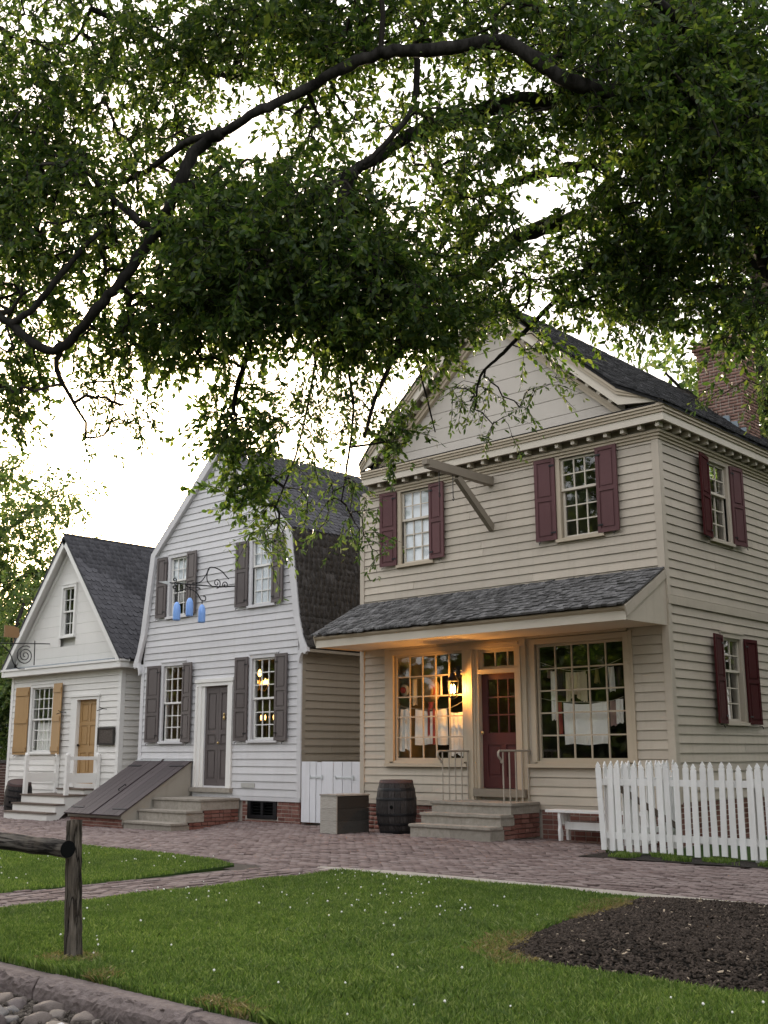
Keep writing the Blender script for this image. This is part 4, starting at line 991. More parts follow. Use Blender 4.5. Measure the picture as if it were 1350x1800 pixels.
m = MB().box((CC-CEH+.02, CY-.28, 3.73), (CC+CEH-.02, CY-.001, 3.89)).box((CC-CEH-.02, CY-.31, 3.891), (CC+CEH+.02, CY-.001, 3.95)); m.box((CX1+.001, CY, 3.73), (CX1+.24, CY1, 3.93)); m.box((CX0-.24, CY, 3.73), (CX0-.001, CY1, 3.93)); m.build('cornice', M['white_trim'], cot, (CC, CY, 3.7))
MB().prism([(CY-.31, 3.952), (CY+.02, 4.03), (CY+.02, 3.99), (CY-.31, 3.951)], CC-CEH, CC+CEH, 'x').build('cornice_flashing', M['lead'], cot, (CC, CY, 4))
rf = MB()
for s in (-1, 1): rf.prism([(CC, CPZ), (CC+s*CEH, CEZ), (CC+s*CEH, CEZ-.07), (CC, CPZ-.10)], CY-.31, CY1+.2)
croof = rf.build('roof', M['shingle_slate'], cot, (CC, CY, 6)); ORG[croof.name] = Vector((CC, CY, 6))
for s in (-1, 1):
    rake_strip(cot, 'rake_board', [(CC+s*CEH, CEZ-.04), (CC, CPZ-.08)], .17, CY-.29, CY-.25, M['white_trim'])
    rake_strip(cot, 'rake_soffit', [(CC+s*(CEH-.05), CEZ-.02), (CC, CPZ-.115)], .03, CY-.249, CY+.02, M['white_trim'])
    rake_strip(cot, 'rake_bed', [(CC+s*(CEH-.35), CEZ+.35*cs-.22), (CC, CPZ-.24)], .09, CY-.04, CY+.005, M['white_trim'])
up = Vector((-CEH, 0, CPZ-CEZ)); nv = Vector((up.z, 0, -up.x))
scatter('shingle', cot, SH_RD_V, SH_RD_F, M['shingle_slate'], shingle_mats((CC+CEH+.03, CY-.34, CEZ-.03), (0, 1, 0), up, nv, CY1-CY+.5, up.length+.02, .16, .185, .026, 1.0), 300)
box('ridge_cap', cot, (CC-.06, CY-.33, CPZ-.01), (CC+.06, CY1+.2, CPZ+.03), M['shingle_slate'])
pl = thing('notice_board', 'dark weathered wooden board hung beside the ochre door', 'board', (-25.8, CY-.06, 1.72))
box('panel', pl, (-26.14, CY-.075, 1.75), (-25.44, CY-.042, 2.15), M['plaque'])
for a, b in (((-26.17, CY-.095, 1.72), (-26.12, CY-.041, 2.18)), ((-25.46, CY-.095, 1.72), (-25.41, CY-.041, 2.18)), ((-26.119, CY-.095, 1.72), (-25.461, CY-.041, 1.765)), ((-26.119, CY-.095, 2.135), (-25.461, CY-.041, 2.18))): box('frame', pl, a, b, M['crate_dark'])
for i, (x, z) in enumerate(((-27.85, 2.62), (-25.85, 2.66))):
    m = MB().tube([(x, CY-.04, z), (x, CY-.16, z+.01), (x, CY-.34, z-.05)], .012, 5); m.tube([(x, CY-.16, z+.01), (x+.02, CY-.3, z+.05)], .01, 5)
    tag(m.build('iron_hook', M['iron'], None, (x, CY, z)), ['small black iron hook on the cottage wall left of the ochre door', 'small black iron hook on the cottage wall above the dark board'][i], 'hook', 'iron hooks on the cottage')
# ------------------------------------------------------------------ steps, railings, cellar doors
def stoop(name, label, x0, x1, ywall, treads, ground, side_bricks=True):
    """treads: (front y, top z) from the lowest to the landing"""
    s = thing(name, label, 'steps', ((x0+x1)/2, ywall-1, ground))
    th = .055; prevz = ground-.15
    for i, (yf, zt) in enumerate(treads):
        yb = (treads[i+1][0]+.04) if i+1 < len(treads) else ywall-.05
        m = MB(); a, b, e = x0-.03, x1+.03, .012
        import bmesh
        me = rough_slab((a, yf-.03, zt-th), (b, yb, zt))
        link('tread', me, s, (0, 0, 0)).location = Vector((0, 0, 0))-org(s)
        n = 2
        for k in range(n):
            q = x0+(x1-x0)*(.52 if k else 0); r = x0+(x1-x0)*(1 if k else .517)
            box('riser', s, (q, yf, prevz), (r, yf+.09, zt-th-.001), M['stone'])
        box('riser', s, (x1-.08, yf+.091, max(prevz, zt-.24) if i else prevz), (x1, (treads[i+1][0]+.09 if i+1 < len(treads) else ywall-.05), zt-th-.001), M['stone'])
        prevz = zt
    m = MB()
    for i, (yf, zt) in enumerate(treads): m.box((x0+.01, yf+.091, ground-.2), (x1-.085, ywall-.06, zt-th-.002)) if i == len(treads)-1 else None
    m.box((x0+.01, treads[0][0]+.091, ground-.2), (x1-.085, treads[-1][0]+.09, treads[0][1]-th-.002)); m.box((x0+.01, treads[1][0]+.091, treads[0][1]-th-.0019), (x1-.085, treads[-1][0]+.09, treads[1][1]-th-.002))
    m.build('core', M['mortar'], s, ((x0+x1)/2, ywall-.6, ground))
    if side_bricks:
        mats = []
        tops = treads; prevs = [ground]+[q[1] for q in treads]
        for i, (yf, zt) in enumerate(tops):
            lo, hi = ground-.02, min(max(prevs[i], zt-.24), zt-.06)
            y1 = ywall-.06
            if hi > lo+.05: mats += brick_mats(Face(x1-.09, 0, math.pi/2), yf+.10, (tops[i+1][0]+.1 if i+1 < len(tops) else y1), lo, hi, proud=.085, depth=.09)
        if mats: scatter('brick', s, BR_V, BR_F, M['brick'], mats, 120)
    return s
def rough_slab(a, b):
    import bmesh
    from mathutils import noise
    bm = bmesh.new(); a, b = Vector(a), Vector(b); c = (a+b)/2
    bmesh.ops.create_cube(bm, size=1)
    for v in bm.verts: v.co = Vector((c.x+v.co.x*(b.x-a.x), c.y+v.co.y*(b.y-a.y), c.z+v.co.z*(b.z-a.z)))
    bmesh.ops.bevel(bm, geom=list(bm.edges), offset=.012, segments=2, affect='EDGES')
    es = [e for e in bm.edges if abs((e.verts[0].co-e.verts[1].co).x) > .5]
    bmesh.ops.subdivide_edges(bm, edges=es, cuts=14)
    for v in bm.verts:
        n = noise.noise_vector(v.co*3.3); v.co += Vector((0, n.y*.008, n.z*.005))
    me = bpy.data.meshes.new('slab'); bm.to_mesh(me); bm.free(); me.materials.append(M['stone']); return me
stoop('stone_steps', 'three stone steps up to the maroon door, between barrel and bench', -13.42, -11.65, SY, [(15.30, .265), (15.60, .45), (15.90, .635)], .06)
stoop('stone_steps', 'three stone steps beside the brown cellar doors, up to the grey double door', -21.93, -20.17, MY, [(15.15, .005), (15.55, .245), (15.95, .49)], -.145)
def railing(x, label, yA=15.98, yB=16.72, z0=.64, top=1.52):
    r = thing('stair_railing', label, 'railing', (x, yA, z0), group='iron railings on the shop steps')
    for i in range(5):
        y = yA+(yB-yA)*i/4; MB().tube([(x, y, z0-.01), (x, y, top-.02)], .013, 6).build('baluster', M['rail_paint'], r, (x, y, z0))
    c = [(x, yA-.05, top-.17), (x, yA-.09, top-.13), (x, yA-.13, top-.09), (x, yA-.13, top-.03), (x, yA-.08, top), (x, yA, top), (x, yB, top), (x, yB+.05, top-.01), (x, yB+.06, top-.07)]
    m = MB().tube(cat_rom(c, 4), .02, 6); m.lathe([(.004, -.03), (.028, 0), (.004, .03)], 8, (x, yA-.045, top-.19)); m.build('handrail', M['rail_paint'], r, (x, yA, top), smooth=True)
railing(-13.22, 'slim iron railing left of the maroon door'); railing(-11.85, 'slim iron railing right of the maroon door')

cb = thing('cellar_bulkhead', 'sloping brown plank cellar doors with pale wooden sides on a low brick base', 'cellar doors', (-23.08, 16.1, -.17))
BX0, BX1, BZ0, BZ1, BY0 = -24.17, -21.97, .13, 1.31, 15.10
sl = Vector((0, MY-.02-BY0, BZ1-BZ0)); Ls = sl.length; ang = math.atan2(sl.z, sl.y)
for x in (BX0, BX1-.05):
    MB().prism([(BY0+.05, -.1), (BY0+.05, BZ0-.02), (MY-.045, BZ1-.045), (MY-.045, -.1)], x+.01, x+.04, 'x').build('side_board', M['cellar_side'], cb, (x, 16, 0))
    o = MB().prism([(BY0, BZ0-.0), (MY-.045, BZ1-.0), (MY-.045, BZ1-.10), (BY0, BZ0-.10)], x-.005, x+.055, 'x').build('side_rail', M['cellar_side'], cb, (x, 16, .6))
box('front_board', cb, (BX0+.06, BY0, BZ0-.085), (BX1-.06, BY0+.04, BZ0-.005), M['cellar_side'])
nP = 5; W2 = (BX1-BX0+.10)/2
for h in range(2):
    base = BX0-.05+h*W2
    dr = link('cellar_door', None, cb, (base+W2/2, BY0-.08, BZ0-.03), (ang, 0, 0)); dr.empty_display_size = .1
    for i in range(nP):
        w = (W2-.016)/nP; a = -W2/2+.008+i*w
        box('plank', dr, (a+.004, 0, 0), (a+w-.004, Ls+.06, .03+random.uniform(-.002, .002)), M['cellar_brown'])
    for yy in (.22, Ls-.25): box('strap_hinge', dr, (-W2/2+.03 if not h else W2/2-.55, yy, .032), (-W2/2+.55 if not h else W2/2-.03, yy+.045, .042), M['iron'])
    if not h: MB().tube([(W2/2-.1, Ls*.42, .03), (W2/2-.1, Ls*.42, .075), (W2/2-.1, Ls*.42+.22, .075), (W2/2-.1, Ls*.42+.22, .03)], .014, 6).build('pull_handle', M['iron'], dr)
    else: box('cover_strip', dr, (-W2/2-.035, 0, .033), (-W2/2+.035, Ls+.06, .05), M['cellar_brown'])
box('base', cb, (BX0+.02, BY0+.06, -.4), (BX1-.02, BY0+.3, .03), M['mortar']); box('base', cb, (BX1-.3, BY0+.301, -.4), (BX1-.02, MY-.06, -.0), M['mortar'])
scatter('brick', cb, BR_V, BR_F, M['brick'], brick_mats(Face(0, BY0+.058, 0), BX0+.02, BX1-.02, -.20, .03), 100)
box('flashing', cb, (BX0-.04, MY-.10, BZ1+.0), (BX1+.04, MY-.03, BZ1+.025), M['white_metal'])

# ------------------------------------------------------------------ fences and gate
PK_V = []
def picket_mesh(w=.088, h=1.29, t=.022):
    if 'pk' not in CACHE:
        a = w/2; n = .62
        poly = [(-a, 0), (a, 0), (a, h-.10), (a*n, h-.075), (a*.9, h-.065), (0, h), (-a*.9, h-.065), (-a*n, h-.075), (-a, h-.10)]
        m = MB().prism(poly, -t/2, t/2); CACHE['pk'] = mesh('picket', m.v, m.f, M['fence_white'])
    return CACHE['pk']
FY0 = 15.03
fen = thing('picket_fence', 'white picket fence running along the brick pavement at right', 'fence', (-7.0, FY0, 0))
x = -9.29
while x < -4.3:
    link('picket', picket_mesh(), fen, (x+random.gauss(0, .005), FY0, .05+random.gauss(0, .010)), (random.gauss(0, .012), random.gauss(0, .017), random.gauss(0, .03)), (random.uniform(.93, 1.05), 1, 1+random.gauss(0, .010))); x += .138
for z in (.22, 1.0): box('rail', fen, (-9.33, FY0+.012, z), (-4.2, FY0+.06, z+.095), M['fence_white'])
for px_ in (-9.22, -6.9, -4.6): box('post', fen, (px_-.05, FY0+.061, -.2), (px_+.05, FY0+.16, 1.12), M['fence_white'])
gt = thing('picket_gate', 'white picket gate with diagonal brace closing the gap between fence and shop corner', 'gate', (-9.15, 15.9, 0))
dv = Vector((.29, 1.62, 0)); A0 = Vector((-9.29, 15.14, .06)); ga = math.atan2(dv.y, dv.x)
for i in range(13):
    p = A0+dv*(i/12); link('picket', picket_mesh(), gt, (p.x, p.y, .09+random.gauss(0, .004)), (0, random.gauss(0, .01), ga), (.82, 1, .985))
def alongd(f, z, off=.03): p = A0+dv*f; return (p.x-off*math.sin(ga)*-1*-1, p.y+off*math.cos(ga)*-1*-1*0+0, z)
for z in (.30, 1.05): MB().beam((A0.x+.035, A0.y, z), (A0.x+dv.x+.035, A0.y+dv.y, z), .035, .09).build('rail', M['fence_white'], gt, (A0.x, 16, z))
MB().beam((A0.x+.06, A0.y+.1, 1.02), (A0.x+dv.x+.045, A0.y+dv.y-.1, .33), .03, .09).build('brace', M['tread'], gt, (A0.x, 16, .7))
box('post', gt, (-9.06, 16.66, -.1), (-8.99, 16.74, 1.2), M['fence_white'])
strip = struct(sheet('fence_soil', [(-9.35, 14.35), (-4, 14.5), (-4, 15.2), (-9.35, 15.2)], .008, M['soil']))
ck = thing('plank_gate', 'white vertical plank gate with iron latches between the grey house and the shop', 'gate', (-17.1, MY+.02, 0))
gx = -18.14; wl = [.27, .19, .17, .36, .27, .28, .31, .14]
for i, w in enumerate(wl):
    top = 1.31 if i != 2 else 1.30
    box('plank', ck, (gx+.009, MY+.0+(.008 if i in (2,) else 0)-.02, .03 if i < 3 else .04), (gx+w-.009, MY+.025, top), M['gate_white']); gx += w
for z in (.25, 1.05): box('rail', ck, (-18.12, MY+.026, z), (-16.08, MY+.065, z+.1), M['gate_white'])
for x0, x1 in ((-17.85, -17.48), (-17.08, -16.55)):
    MB().box((x0, MY-.034, .965), (x1, MY-.0215, .995)).tube([(x0+.02, MY-.035, .95), (x0+.02, MY-.05, 1.02)], .012, 5).build('latch', M['white_metal'], ck, (x0, MY, .97))
    MB().lathe([(.022, 0), (.022, .09)], 8, (x1, MY-.035, .94)).build('hinge_pin', M['white_metal'], ck, (x1, MY, .97))

# ------------------------------------------------------------------ crate, barrels, bench
def crate(loc, rz, W=.49, D=.80, H=.685):
    c = thing('wooden_crate', 'grey weathered wooden crate standing left of the barrel by the shop corner', 'crate', loc, rz, local=True)
    n = 3
    for i in range(n):
        z0, z1 = H*i/n+.002, H*(i+1)/n-.002
        box('board', c, (-W/2, -D/2, z0), (W/2, -D/2+.022, z1), M['crate_pale']); box('board', c, (W/2-.022, -D/2+.023, z0), (W/2, D/2-.023, z1), M['crate_dark'])
        box('board', c, (-W/2, D/2-.022, z0), (W/2, D/2, z1), M['crate_dark']); box('board', c, (-W/2, -D/2+.023, z0), (-W/2+.022, D/2-.023, z1), M['crate_dark'])
    for i in range(4): box('lid_board', c, (-W/2-.015, -D/2-.012+i*(D+.024)/4+.002, H), (W/2+.015, -D/2-.012+(i+1)*(D+.024)/4-.002, H+.026+random.uniform(-.002, .003)), M['crate_pale'])
crate((-15.33, 15.58, gz(-15.3, 15.5)), R(-6))
def barrel(loc, label, H=.97, R0=.30, R1=.385, tilt=0, n=20, mat='barrel', rz=0):
    b = thing('barrel', label, 'barrel', loc, rz, local=True); b.rotation_euler = (tilt, 0, rz)
    m = MB(); L = 8
    pr_ = lambda t: R0+(R1-R0)*math.sin(math.pi*t)**.8 if 0 < t < 1 else R0
    for k in range(n):
        a0, a1 = 2*math.pi*k/n+.008, 2*math.pi*(k+1)/n-.008
        m = MB(); dr = random.uniform(-.003, .003)
        for j in range(L+1):
            t = j/L; r = pr_(t)+dr
            for a in (a0, a1):
                for q in (r, r-.03): m.v.append((q*math.cos(a), q*math.sin(a), t*H))
        for j in range(L):
            o = j*4; m.f += [(o, o+2, o+6, o+4), (o+1, o+5, o+7, o+3), (o, o+4, o+5, o+1), (o+2, o+3, o+7, o+6)]
        m.f += [(0, 1, 3, 2), (L*4, L*4+2, L*4+3, L*4+1)]
        m.build('stave', M[mat], b, world=False)
    for t0, t1 in ((.0, .06), (.15, .20), (.33, .38), (.62, .67), (.80, .85), (.94, .995)):
        MB().lathe([(pr_(t0)+.004, t0*H), (pr_((t0+t1)/2)+.006, (t0+t1)/2*H), (pr_(t1)+.004, t1*H)], 32).build('hoop', M['iron'] if t0 < .9 else M['barrel_rim'], b)
    MB().lathe([(.0, H-.06), (R0-.02, H-.06), (R0-.02, H-.035), (.0, H-.035)], 24).build('head', M['barrel'], b)
    a = R(-62); MB().lathe([(.035, 0), (.03, .012), (.004, .014)], 10).build('bung', M['log_end'], b, ((R1+.002)*math.cos(a), (R1+.002)*math.sin(a), H*.50), (R(90), 0, a+R(90)), world=False)
    return b
barrel((-14.36, 15.98, gz(-14.4, 16)), 'dark old oak barrel standing left of the shop steps')
barrel((-28.75, 16.35, -.17), 'dark leaning barrel beside the white wooden steps of the cottage', H=.95, R0=.30, R1=.37, tilt=R(0), mat='barrel').rotation_euler = (R(6), R(14), 0)
be = thing('white_bench', 'low white bench with curved legs between the shop steps and picket fence', 'bench', (-10.3, 16.35, .04))
m = MB().box((-11.14, 16.18, .50), (-9.2, 16.52, .54)); m.build('seat', M['fence_white'], be, (-10.2, 16.35, .5))
box('stretcher', be, (-10.85, 16.33, .22), (-9.4, 16.37, .345), M['fence_white'])
for x in (-10.90, -9.40):
    poly = [(16.20, .04), (16.26, .04), (16.275, .16), (16.24, .28), (16.25, .40), (16.30, .498), (16.20, .498), (16.195, .42), (16.205, .3), (16.19, .2)]
    MB().prism(poly, x, x+.05, 'x').prism([(32.70-a, b) for a, b in poly], x, x+.05, 'x').box((x, 16.30, .30), (x+.05, 16.40, .497)).build('leg', M['fence_white'], be, (x, 16.35, .04))

# ------------------------------------------------------------------ lantern
LX, LY, LZ = -13.42, SY-.24, 2.70
ln = thing('wall_lantern', 'lit black wall lantern glowing between the left shop window and the maroon door', 'lantern', (LX, SY-.06, LZ))
m = MB().box((LX-.05, SY-.075, LZ+.20), (LX+.05, SY-.056, LZ+.42)); m.tube([(LX, SY-.07, LZ+.33), (LX, LY+.03, LZ+.38), (LX, LY, LZ+.34), (LX, LY, LZ+.25)], .012, 6); m.build('bracket', M['iron'], ln, (LX, SY, LZ+.3))
MB().lathe([(.125, .12), (.11, .14), (.06, .22), (.05, .26), (.015, .29)], 8, (LX, LY, LZ)).build('cap', M['iron'], ln, (LX, LY, LZ))
MB().lathe([(.02, -.22), (.07, -.19), (.085, -.17)], 8, (LX, LY, LZ)).build('base', M['iron'], ln, (LX, LY, LZ-.2))
for k in range(6):
    a = k*math.pi/3; MB().tube([(LX+.08*math.cos(a), LY+.08*math.sin(a), LZ-.18), (LX+.12*math.cos(a), LY+.12*math.sin(a), LZ+.13)], .006, 5).build('bar', M['iron'], ln, (LX, LY, LZ))
for k in range(2):
    MB().lathe([(.012, -.10), (.022, -.06), (.02, .0), (.004, .06)], 8, (LX+(-.03 if k else .03), LY, LZ)).build('bulb', M['flame'], ln, (LX, LY, LZ))
pl_ = bpy.data.lights.new('lantern_light', 'POINT'); pl_.energy = 52; pl_.color = (1, .40, .065); pl_.shadow_soft_size = .05
po = bpy.data.objects.new('lantern_light', pl_); COL.objects.link(po); po.parent = ln; po.location = Vector((LX, LY, LZ-.03))-org(ln)

# ------------------------------------------------------------------ iron brackets and hanging signs
def spiral(c, r0, r1, turns, a0, x, rad=.012, sgn=1):
    pts = []
    for i in range(int(turns*16)+1):
        t = i/(turns*16); a = a0+sgn*t*turns*2*math.pi; r = r0+(r1-r0)*t
        pts.append((x, c[0]+r*math.cos(a), c[1]+r*math.sin(a)))
    return pts
bx = -20.5
sb = thing('sign_bracket', 'black scrolled iron sign bracket projecting from the grey house', 'bracket', (bx, MY, 5.4))
m = MB().tube([(bx, MY-.03, 5.43), (bx, 16.6, 5.36), (bx, 15.1, 5.30)], .017, 6); m.build('arm', M['iron'], sb, (bx, 16, 5.4))
MB().add([(bx-.012, 15.12, 5.345), (bx-.012, 15.12, 5.245), (bx-.012, 14.80, 5.29), (bx+.012, 15.12, 5.345), (bx+.012, 15.12, 5.245), (bx+.012, 14.80, 5.29)], [(0, 1, 2), (3, 5, 4), (0, 3, 4, 1), (1, 4, 5, 2), (2, 5, 3, 0)]).build('arrow_tip', M['white_metal'], sb, (bx, 15, 5.3))
for pts in (spiral((16.48, 5.44), .12, .02, 1.4, R(-90), bx), spiral((16.74, 5.42), .09, .02, 1.3, R(200), bx, sgn=-1),
            cat_rom([(bx, 15.75, 5.36), (bx, 16.0, 5.42), (bx, 16.16, 5.62), (bx, 16.24, 5.78), (bx, 16.42, 5.80), (bx, 16.62, 5.74), (bx, 16.78, 5.62), (bx, 16.84, 5.58)], 5),
            cat_rom([(bx, 16.24, 5.76), (bx, 16.18, 5.62), (bx, 16.2, 5.45), (bx, 16.35, 5.34)], 5),
            cat_rom([(bx, 15.35, 5.12), (bx, 15.55, 5.20), (bx, 15.72, 5.21), (bx, 15.9, 5.14), (bx, 16.02, 5.0), (bx, 16.14, 4.99), (bx, 16.16, 5.07), (bx, 16.10, 5.09)], 5),
            spiral((15.25, 5.38), .06, .015, 1.2, R(-90), bx), spiral((15.25, 5.22), .06, .015, 1.2, R(90), bx, sgn=-1),
            [(bx, 15.70, 5.33), (bx, 15.70, 5.02)], [(bx, 15.35, 5.12), (bx, 15.33, 4.9)], [(bx, 16.06, 4.99), (bx, 16.06, 4.9)], cat_rom([(bx, 15.55, 5.33), (bx, 15.62, 5.26), (bx, 15.78, 5.25), (bx, 15.9, 5.28), (bx, 16.0, 5.24)], 4)):
    MB().tube(pts, .013, 6).build('scroll', M['iron'], sb, (bx, 16, 5.3))
for (yy, zt, lab) in ((15.34, 4.87, 'blue bottle-shaped sign hanging nearest the arrow tip of the bracket'), (15.70, 5.00, 'blue bottle-shaped sign hanging highest of the three, in the middle'), (16.06, 4.88, 'blue bottle-shaped sign hanging nearest the grey house wall')):
    b = MB().lathe([(.045, -.42), (.08, -.412), (.086, -.39), (.086, -.17), (.08, -.10), (.06, -.035), (.036, 0.0), (.012, .012)], 18).build('bottle_sign', M['blue'], None, (bx, yy, zt), smooth=True, world=False)
    tag(b, lab, 'hanging sign', 'blue bottle signs')
lx = -29.0
lb = thing('scroll_bracket', 'black iron bracket with a large spiral in front of the cottage gable', 'bracket', (lx, CY, 4.5))
MB().tube([(lx, CY-.0, 4.62), (lx, 15.0, 4.50)], .016, 6).build('arm', M['iron'], lb, (lx, 16, 4.5))
MB().tube([(lx, 16.72, 4.68), (lx, 16.74, 3.98)], .016, 6).build('upright', M['iron'], lb, (lx, 16.7, 4.3))
for pts in (spiral((16.44, 4.24), .28, .03, 2.6, R(60), lx), cat_rom([(lx, 15.7, 4.48), (lx, 15.95, 4.30), (lx, 16.1, 4.0), (lx, 16.25, 3.86), (lx, 16.45, 3.86)], 5)):
    MB().tube(pts, .014, 6).build('scroll', M['iron'], lb, (lx, 16.4, 4.2))
sg = MB().prism([(15.75, 4.72), (16.18, 4.72), (16.22, 4.80), (16.18, 5.0), (16.02, 5.04), (15.75, 5.05)], lx-.02, lx+.02, 'x').tube([(lx, 16.05, 4.55), (lx, 16.05, 4.80)], .01, 5).build('board_sign', M['tan_sign'], None, (lx, 15.9, 4.9))
tag(sg, 'tan wooden board sign at the left edge above the spiral bracket', 'sign')

# ------------------------------------------------------------------ cottage steps
ws = thing('wooden_steps', 'white wooden steps with weathered treads and a low railing up to the ochre door', 'steps', (-27.05, 16.3, -.17))
X0, X1 = -28.15, -26.02
prev = -.19
for yf, zt in ((15.64, .02), (15.88, .225), (16.12, .44)):
    yb = yf+.30 if zt < .4 else CY-.04
    if zt < .4: box('tread', ws, (X0-.03, yf-.035, zt-.035), (X1+.03, yb-.04, zt), M['tread'])
    else:
        for i in range(7):
            q = yf-.035+(yb-yf+.035)*i/7; box('deck_board', ws, (X0-.03, q+.002, zt-.035), (X1+.03, q+(yb-yf+.035)/7-.003, zt), M['tread'])
    box('riser', ws, (X0, yf, prev), (X1, yf+.022, zt-.036), M['white']); prev = zt-.0
MB().prism([(15.665, -.19), (15.665, -.018), (15.90, -.018), (15.90, .187), (16.145, .187), (16.145, .402), (CY-.05, .402), (CY-.05, .20), (16.4, .20), (15.95, -.19)], X1-.03, X1, 'x').build('stringer', M['white'], ws, (X1, 16, 0))
for x in (X0+.05, X1-.05):
    for i, y in enumerate((16.19, CY-.09)):
        MB().box((x-.05, y-.05, .44), (x+.05, y+.05, 1.44)).lathe([(.06, 1.44), (.06, 1.47), (.045, 1.505), (.01, 1.52)], 12, (x, y, 0)).build('post', M['white_trim'], ws, (x, y, .44))
    box('rail', ws, (x-.03, 16.241, 1.33), (x+.03, CY-.141, 1.42), M['white_trim']); box('rail', ws, (x-.015, 16.241, .74), (x+.015, CY-.141, .99), M['white_trim'])
box('door_step', ws, (-27.55, CY-.36, .441), (-26.25, CY-.055, .55), M['white']); box('door_step', ws, (-27.58, CY-.39, .551), (-26.22, CY-.056, .585), M['tread'])
box('footing', ws, (X1-.5, 16.5, -.3), (X1-.04, CY-.06, .19), M['brick'])

# ------------------------------------------------------------------ far left: wall and outbuilding
bw = thing('brick_wall', 'dark brick garden wall beyond the cottage at the left edge', 'wall', (-33, CY+.6, -.2))
box('core', bw, (-37, CY+.61, -.3), (CX0-.06, CY+.85, 1.22), M['mortar']); box('coping', bw, (-37, CY+.56, 1.221), (CX0-.05, CY+.9, 1.30), M['barrel'])
scatter('brick', bw, BR_V, BR_F, brickmat('dark_brick', (.06, .035, .03), (.09, .05, .042), (.12, .07, .06)), brick_mats(Face(0, CY+.608, 0), -34, CX0-.06, -.2, 1.22), 300)
ob = thing('white_outbuilding', 'sliver of a white gabled outbuilding at the far left edge', 'house', (-47, 26, 0))
MB().prism([(-50, -.3), (-44.6, -.3), (-44.6, 3.3), (-47.3, 5.6), (-50, 3.3)], 26, 32).build('wall', M['white'], ob, (-47, 26, 0))
for s in (-1, 1): MB().prism([(-47.3, 5.75), (-47.3+s*3.0, 3.2), (-47.3+s*3.0, 3.05), (-47.3, 5.6)], 25.7, 32.3).build('roof_slope', M['shingle_slate'], ob, (-47.3, 26, 5))

# ------------------------------------------------------------------ clothes in the shop windows
def cloth(name, label, px, Y, mat, group=None, waves=3, amp=.018, hem=0, taper=0):
    """px: (x0,x1,y0,y1) in the photograph; hangs at depth Y"""
    a, b, c = at_y(px[0], px[2], Y), at_y(px[1], px[2], Y), at_y((px[0]+px[1])/2, px[3], Y)
    x0, x1, zt, zb = a.x, b.x, (a.z+b.z)/2, c.z
    nx, nz = 26, 8; v = []; f = []; ph = random.uniform(0, 6)
    for side in (0, 1):
        for i in range(nx+1):
            for j in range(nz+1):
                s, t = i/nx, j/nz
                w = amp*1.5*(.35+.65*t)*(math.sin(s*waves*2*math.pi+ph+.9*t)+.5*math.sin(s*waves*5.3+2*ph))
                z = zt+(zb-zt)*t+(hem+.012)*t*math.sin(s*9+ph)-.10*(x1-x0)*(1-t)*math.sin(math.pi*s)*(.6+.4*math.sin(ph))
                v.append((x0+(x1-x0)*(.5+(s-.5)*(1-taper*(1-t))), Y+w+(.006 if side else 0), z))
    n1 = (nx+1)*(nz+1)
    for side in (0, 1):
        for i in range(nx):
            for j in range(nz):
                q = (side*n1+i*(nz+1)+j, side*n1+(i+1)*(nz+1)+j, side*n1+(i+1)*(nz+1)+j+1, side*n1+i*(nz+1)+j+1); f.append(q if not side else q[::-1])
    m = MB().add(v, f); o = m.build(name, mat, None, ((x0+x1)/2, Y, zt), smooth=True)
    return tag(o, label, 'cloth' if name != 'ribbon' else 'ribbon', group)
rA = lambda x0, x1, y0, y1: (620+x0/4.5, 620+x1/4.5, 1080+y0/4.5, 1080+y1/4.5)
rB = lambda x0, x1, y0, y1: (900+x0/4.5, 900+x1/4.5, 1080+y0/4.5, 1080+y1/4.5)
WY = SY+.17
cloth('linen_towel', 'white linen hanging at the left end of the left shop window', rA(365, 445, 740, 1075), WY, M['linen'], waves=2, hem=.02)
cloth('cream_strip', 'narrow cream cloth strip hanging beside the straw hat', rA(470, 507, 510, 718), WY+.05, M['cream_cloth'], waves=1, amp=.01)
ap = cloth('striped_apron', 'white apron with red stripes hanging in the left shop window', rA(495, 745, 745, 1030), WY, M['linen'], waves=2.5)
for i, xx in enumerate((600, 640)):
    o = cloth('stripe', '', rA(xx-9, xx+9, 747, 1028), WY-.022, M['red_ribbon'], waves=.4, amp=.006); del o['label']; del o['category']; o.parent = ap; o.location = o.location-ap.location
cloth('linen_cloth', 'gathered white cloth at the right end of the left shop window, below the lantern', rA(765, 868, 770, 1110), WY, M['linen'], waves=3, hem=.02)
cloth('ribbon', 'thin pale ribbon hanging right of the straw hat', rA(690, 703, 490, 640), WY+.05, M['linen'], waves=1, amp=.01)
def hat(px, py, r, label, mat, Y=WY):
    p = at_y(px, py, Y); m = MB().lathe([(r, 0), (r*1.0, .012), (r*.5, .025), (r*.48, r*.35), (r*.40, r*.45), (.01, r*.47)], 24)
    o = m.build('straw_hat', mat, None, p, (R(90), R(8), 0), smooth=True, world=False); tag(o, label, 'hat')
    MB().lathe([(r*.505, .03), (r*.50, .07)], 24).build('hat_band', M['red_ribbon'], o, world=False); return o
hat(620+622/4.5, 1080+605/4.5, .245, 'wide straw hat hanging in the middle of the left shop window', M['straw'], WY+.10)
hat(620+412/4.5, 1080+600/4.5, .12, 'small pale bonnet hanging at the left of the left shop window', M['cream_cloth'], WY+.06)
cloth('ribbon', 'red ribbon trailing below the wide straw hat', rA(600, 640, 690, 750), WY-.01, M['red_ribbon'], waves=1, amp=.01)
cloth('patterned_ribbon', 'long pale patterned ribbon at the left of the right shop window', rB(305, 340, 450, 835), WY, M['linen'], waves=1, amp=.012)
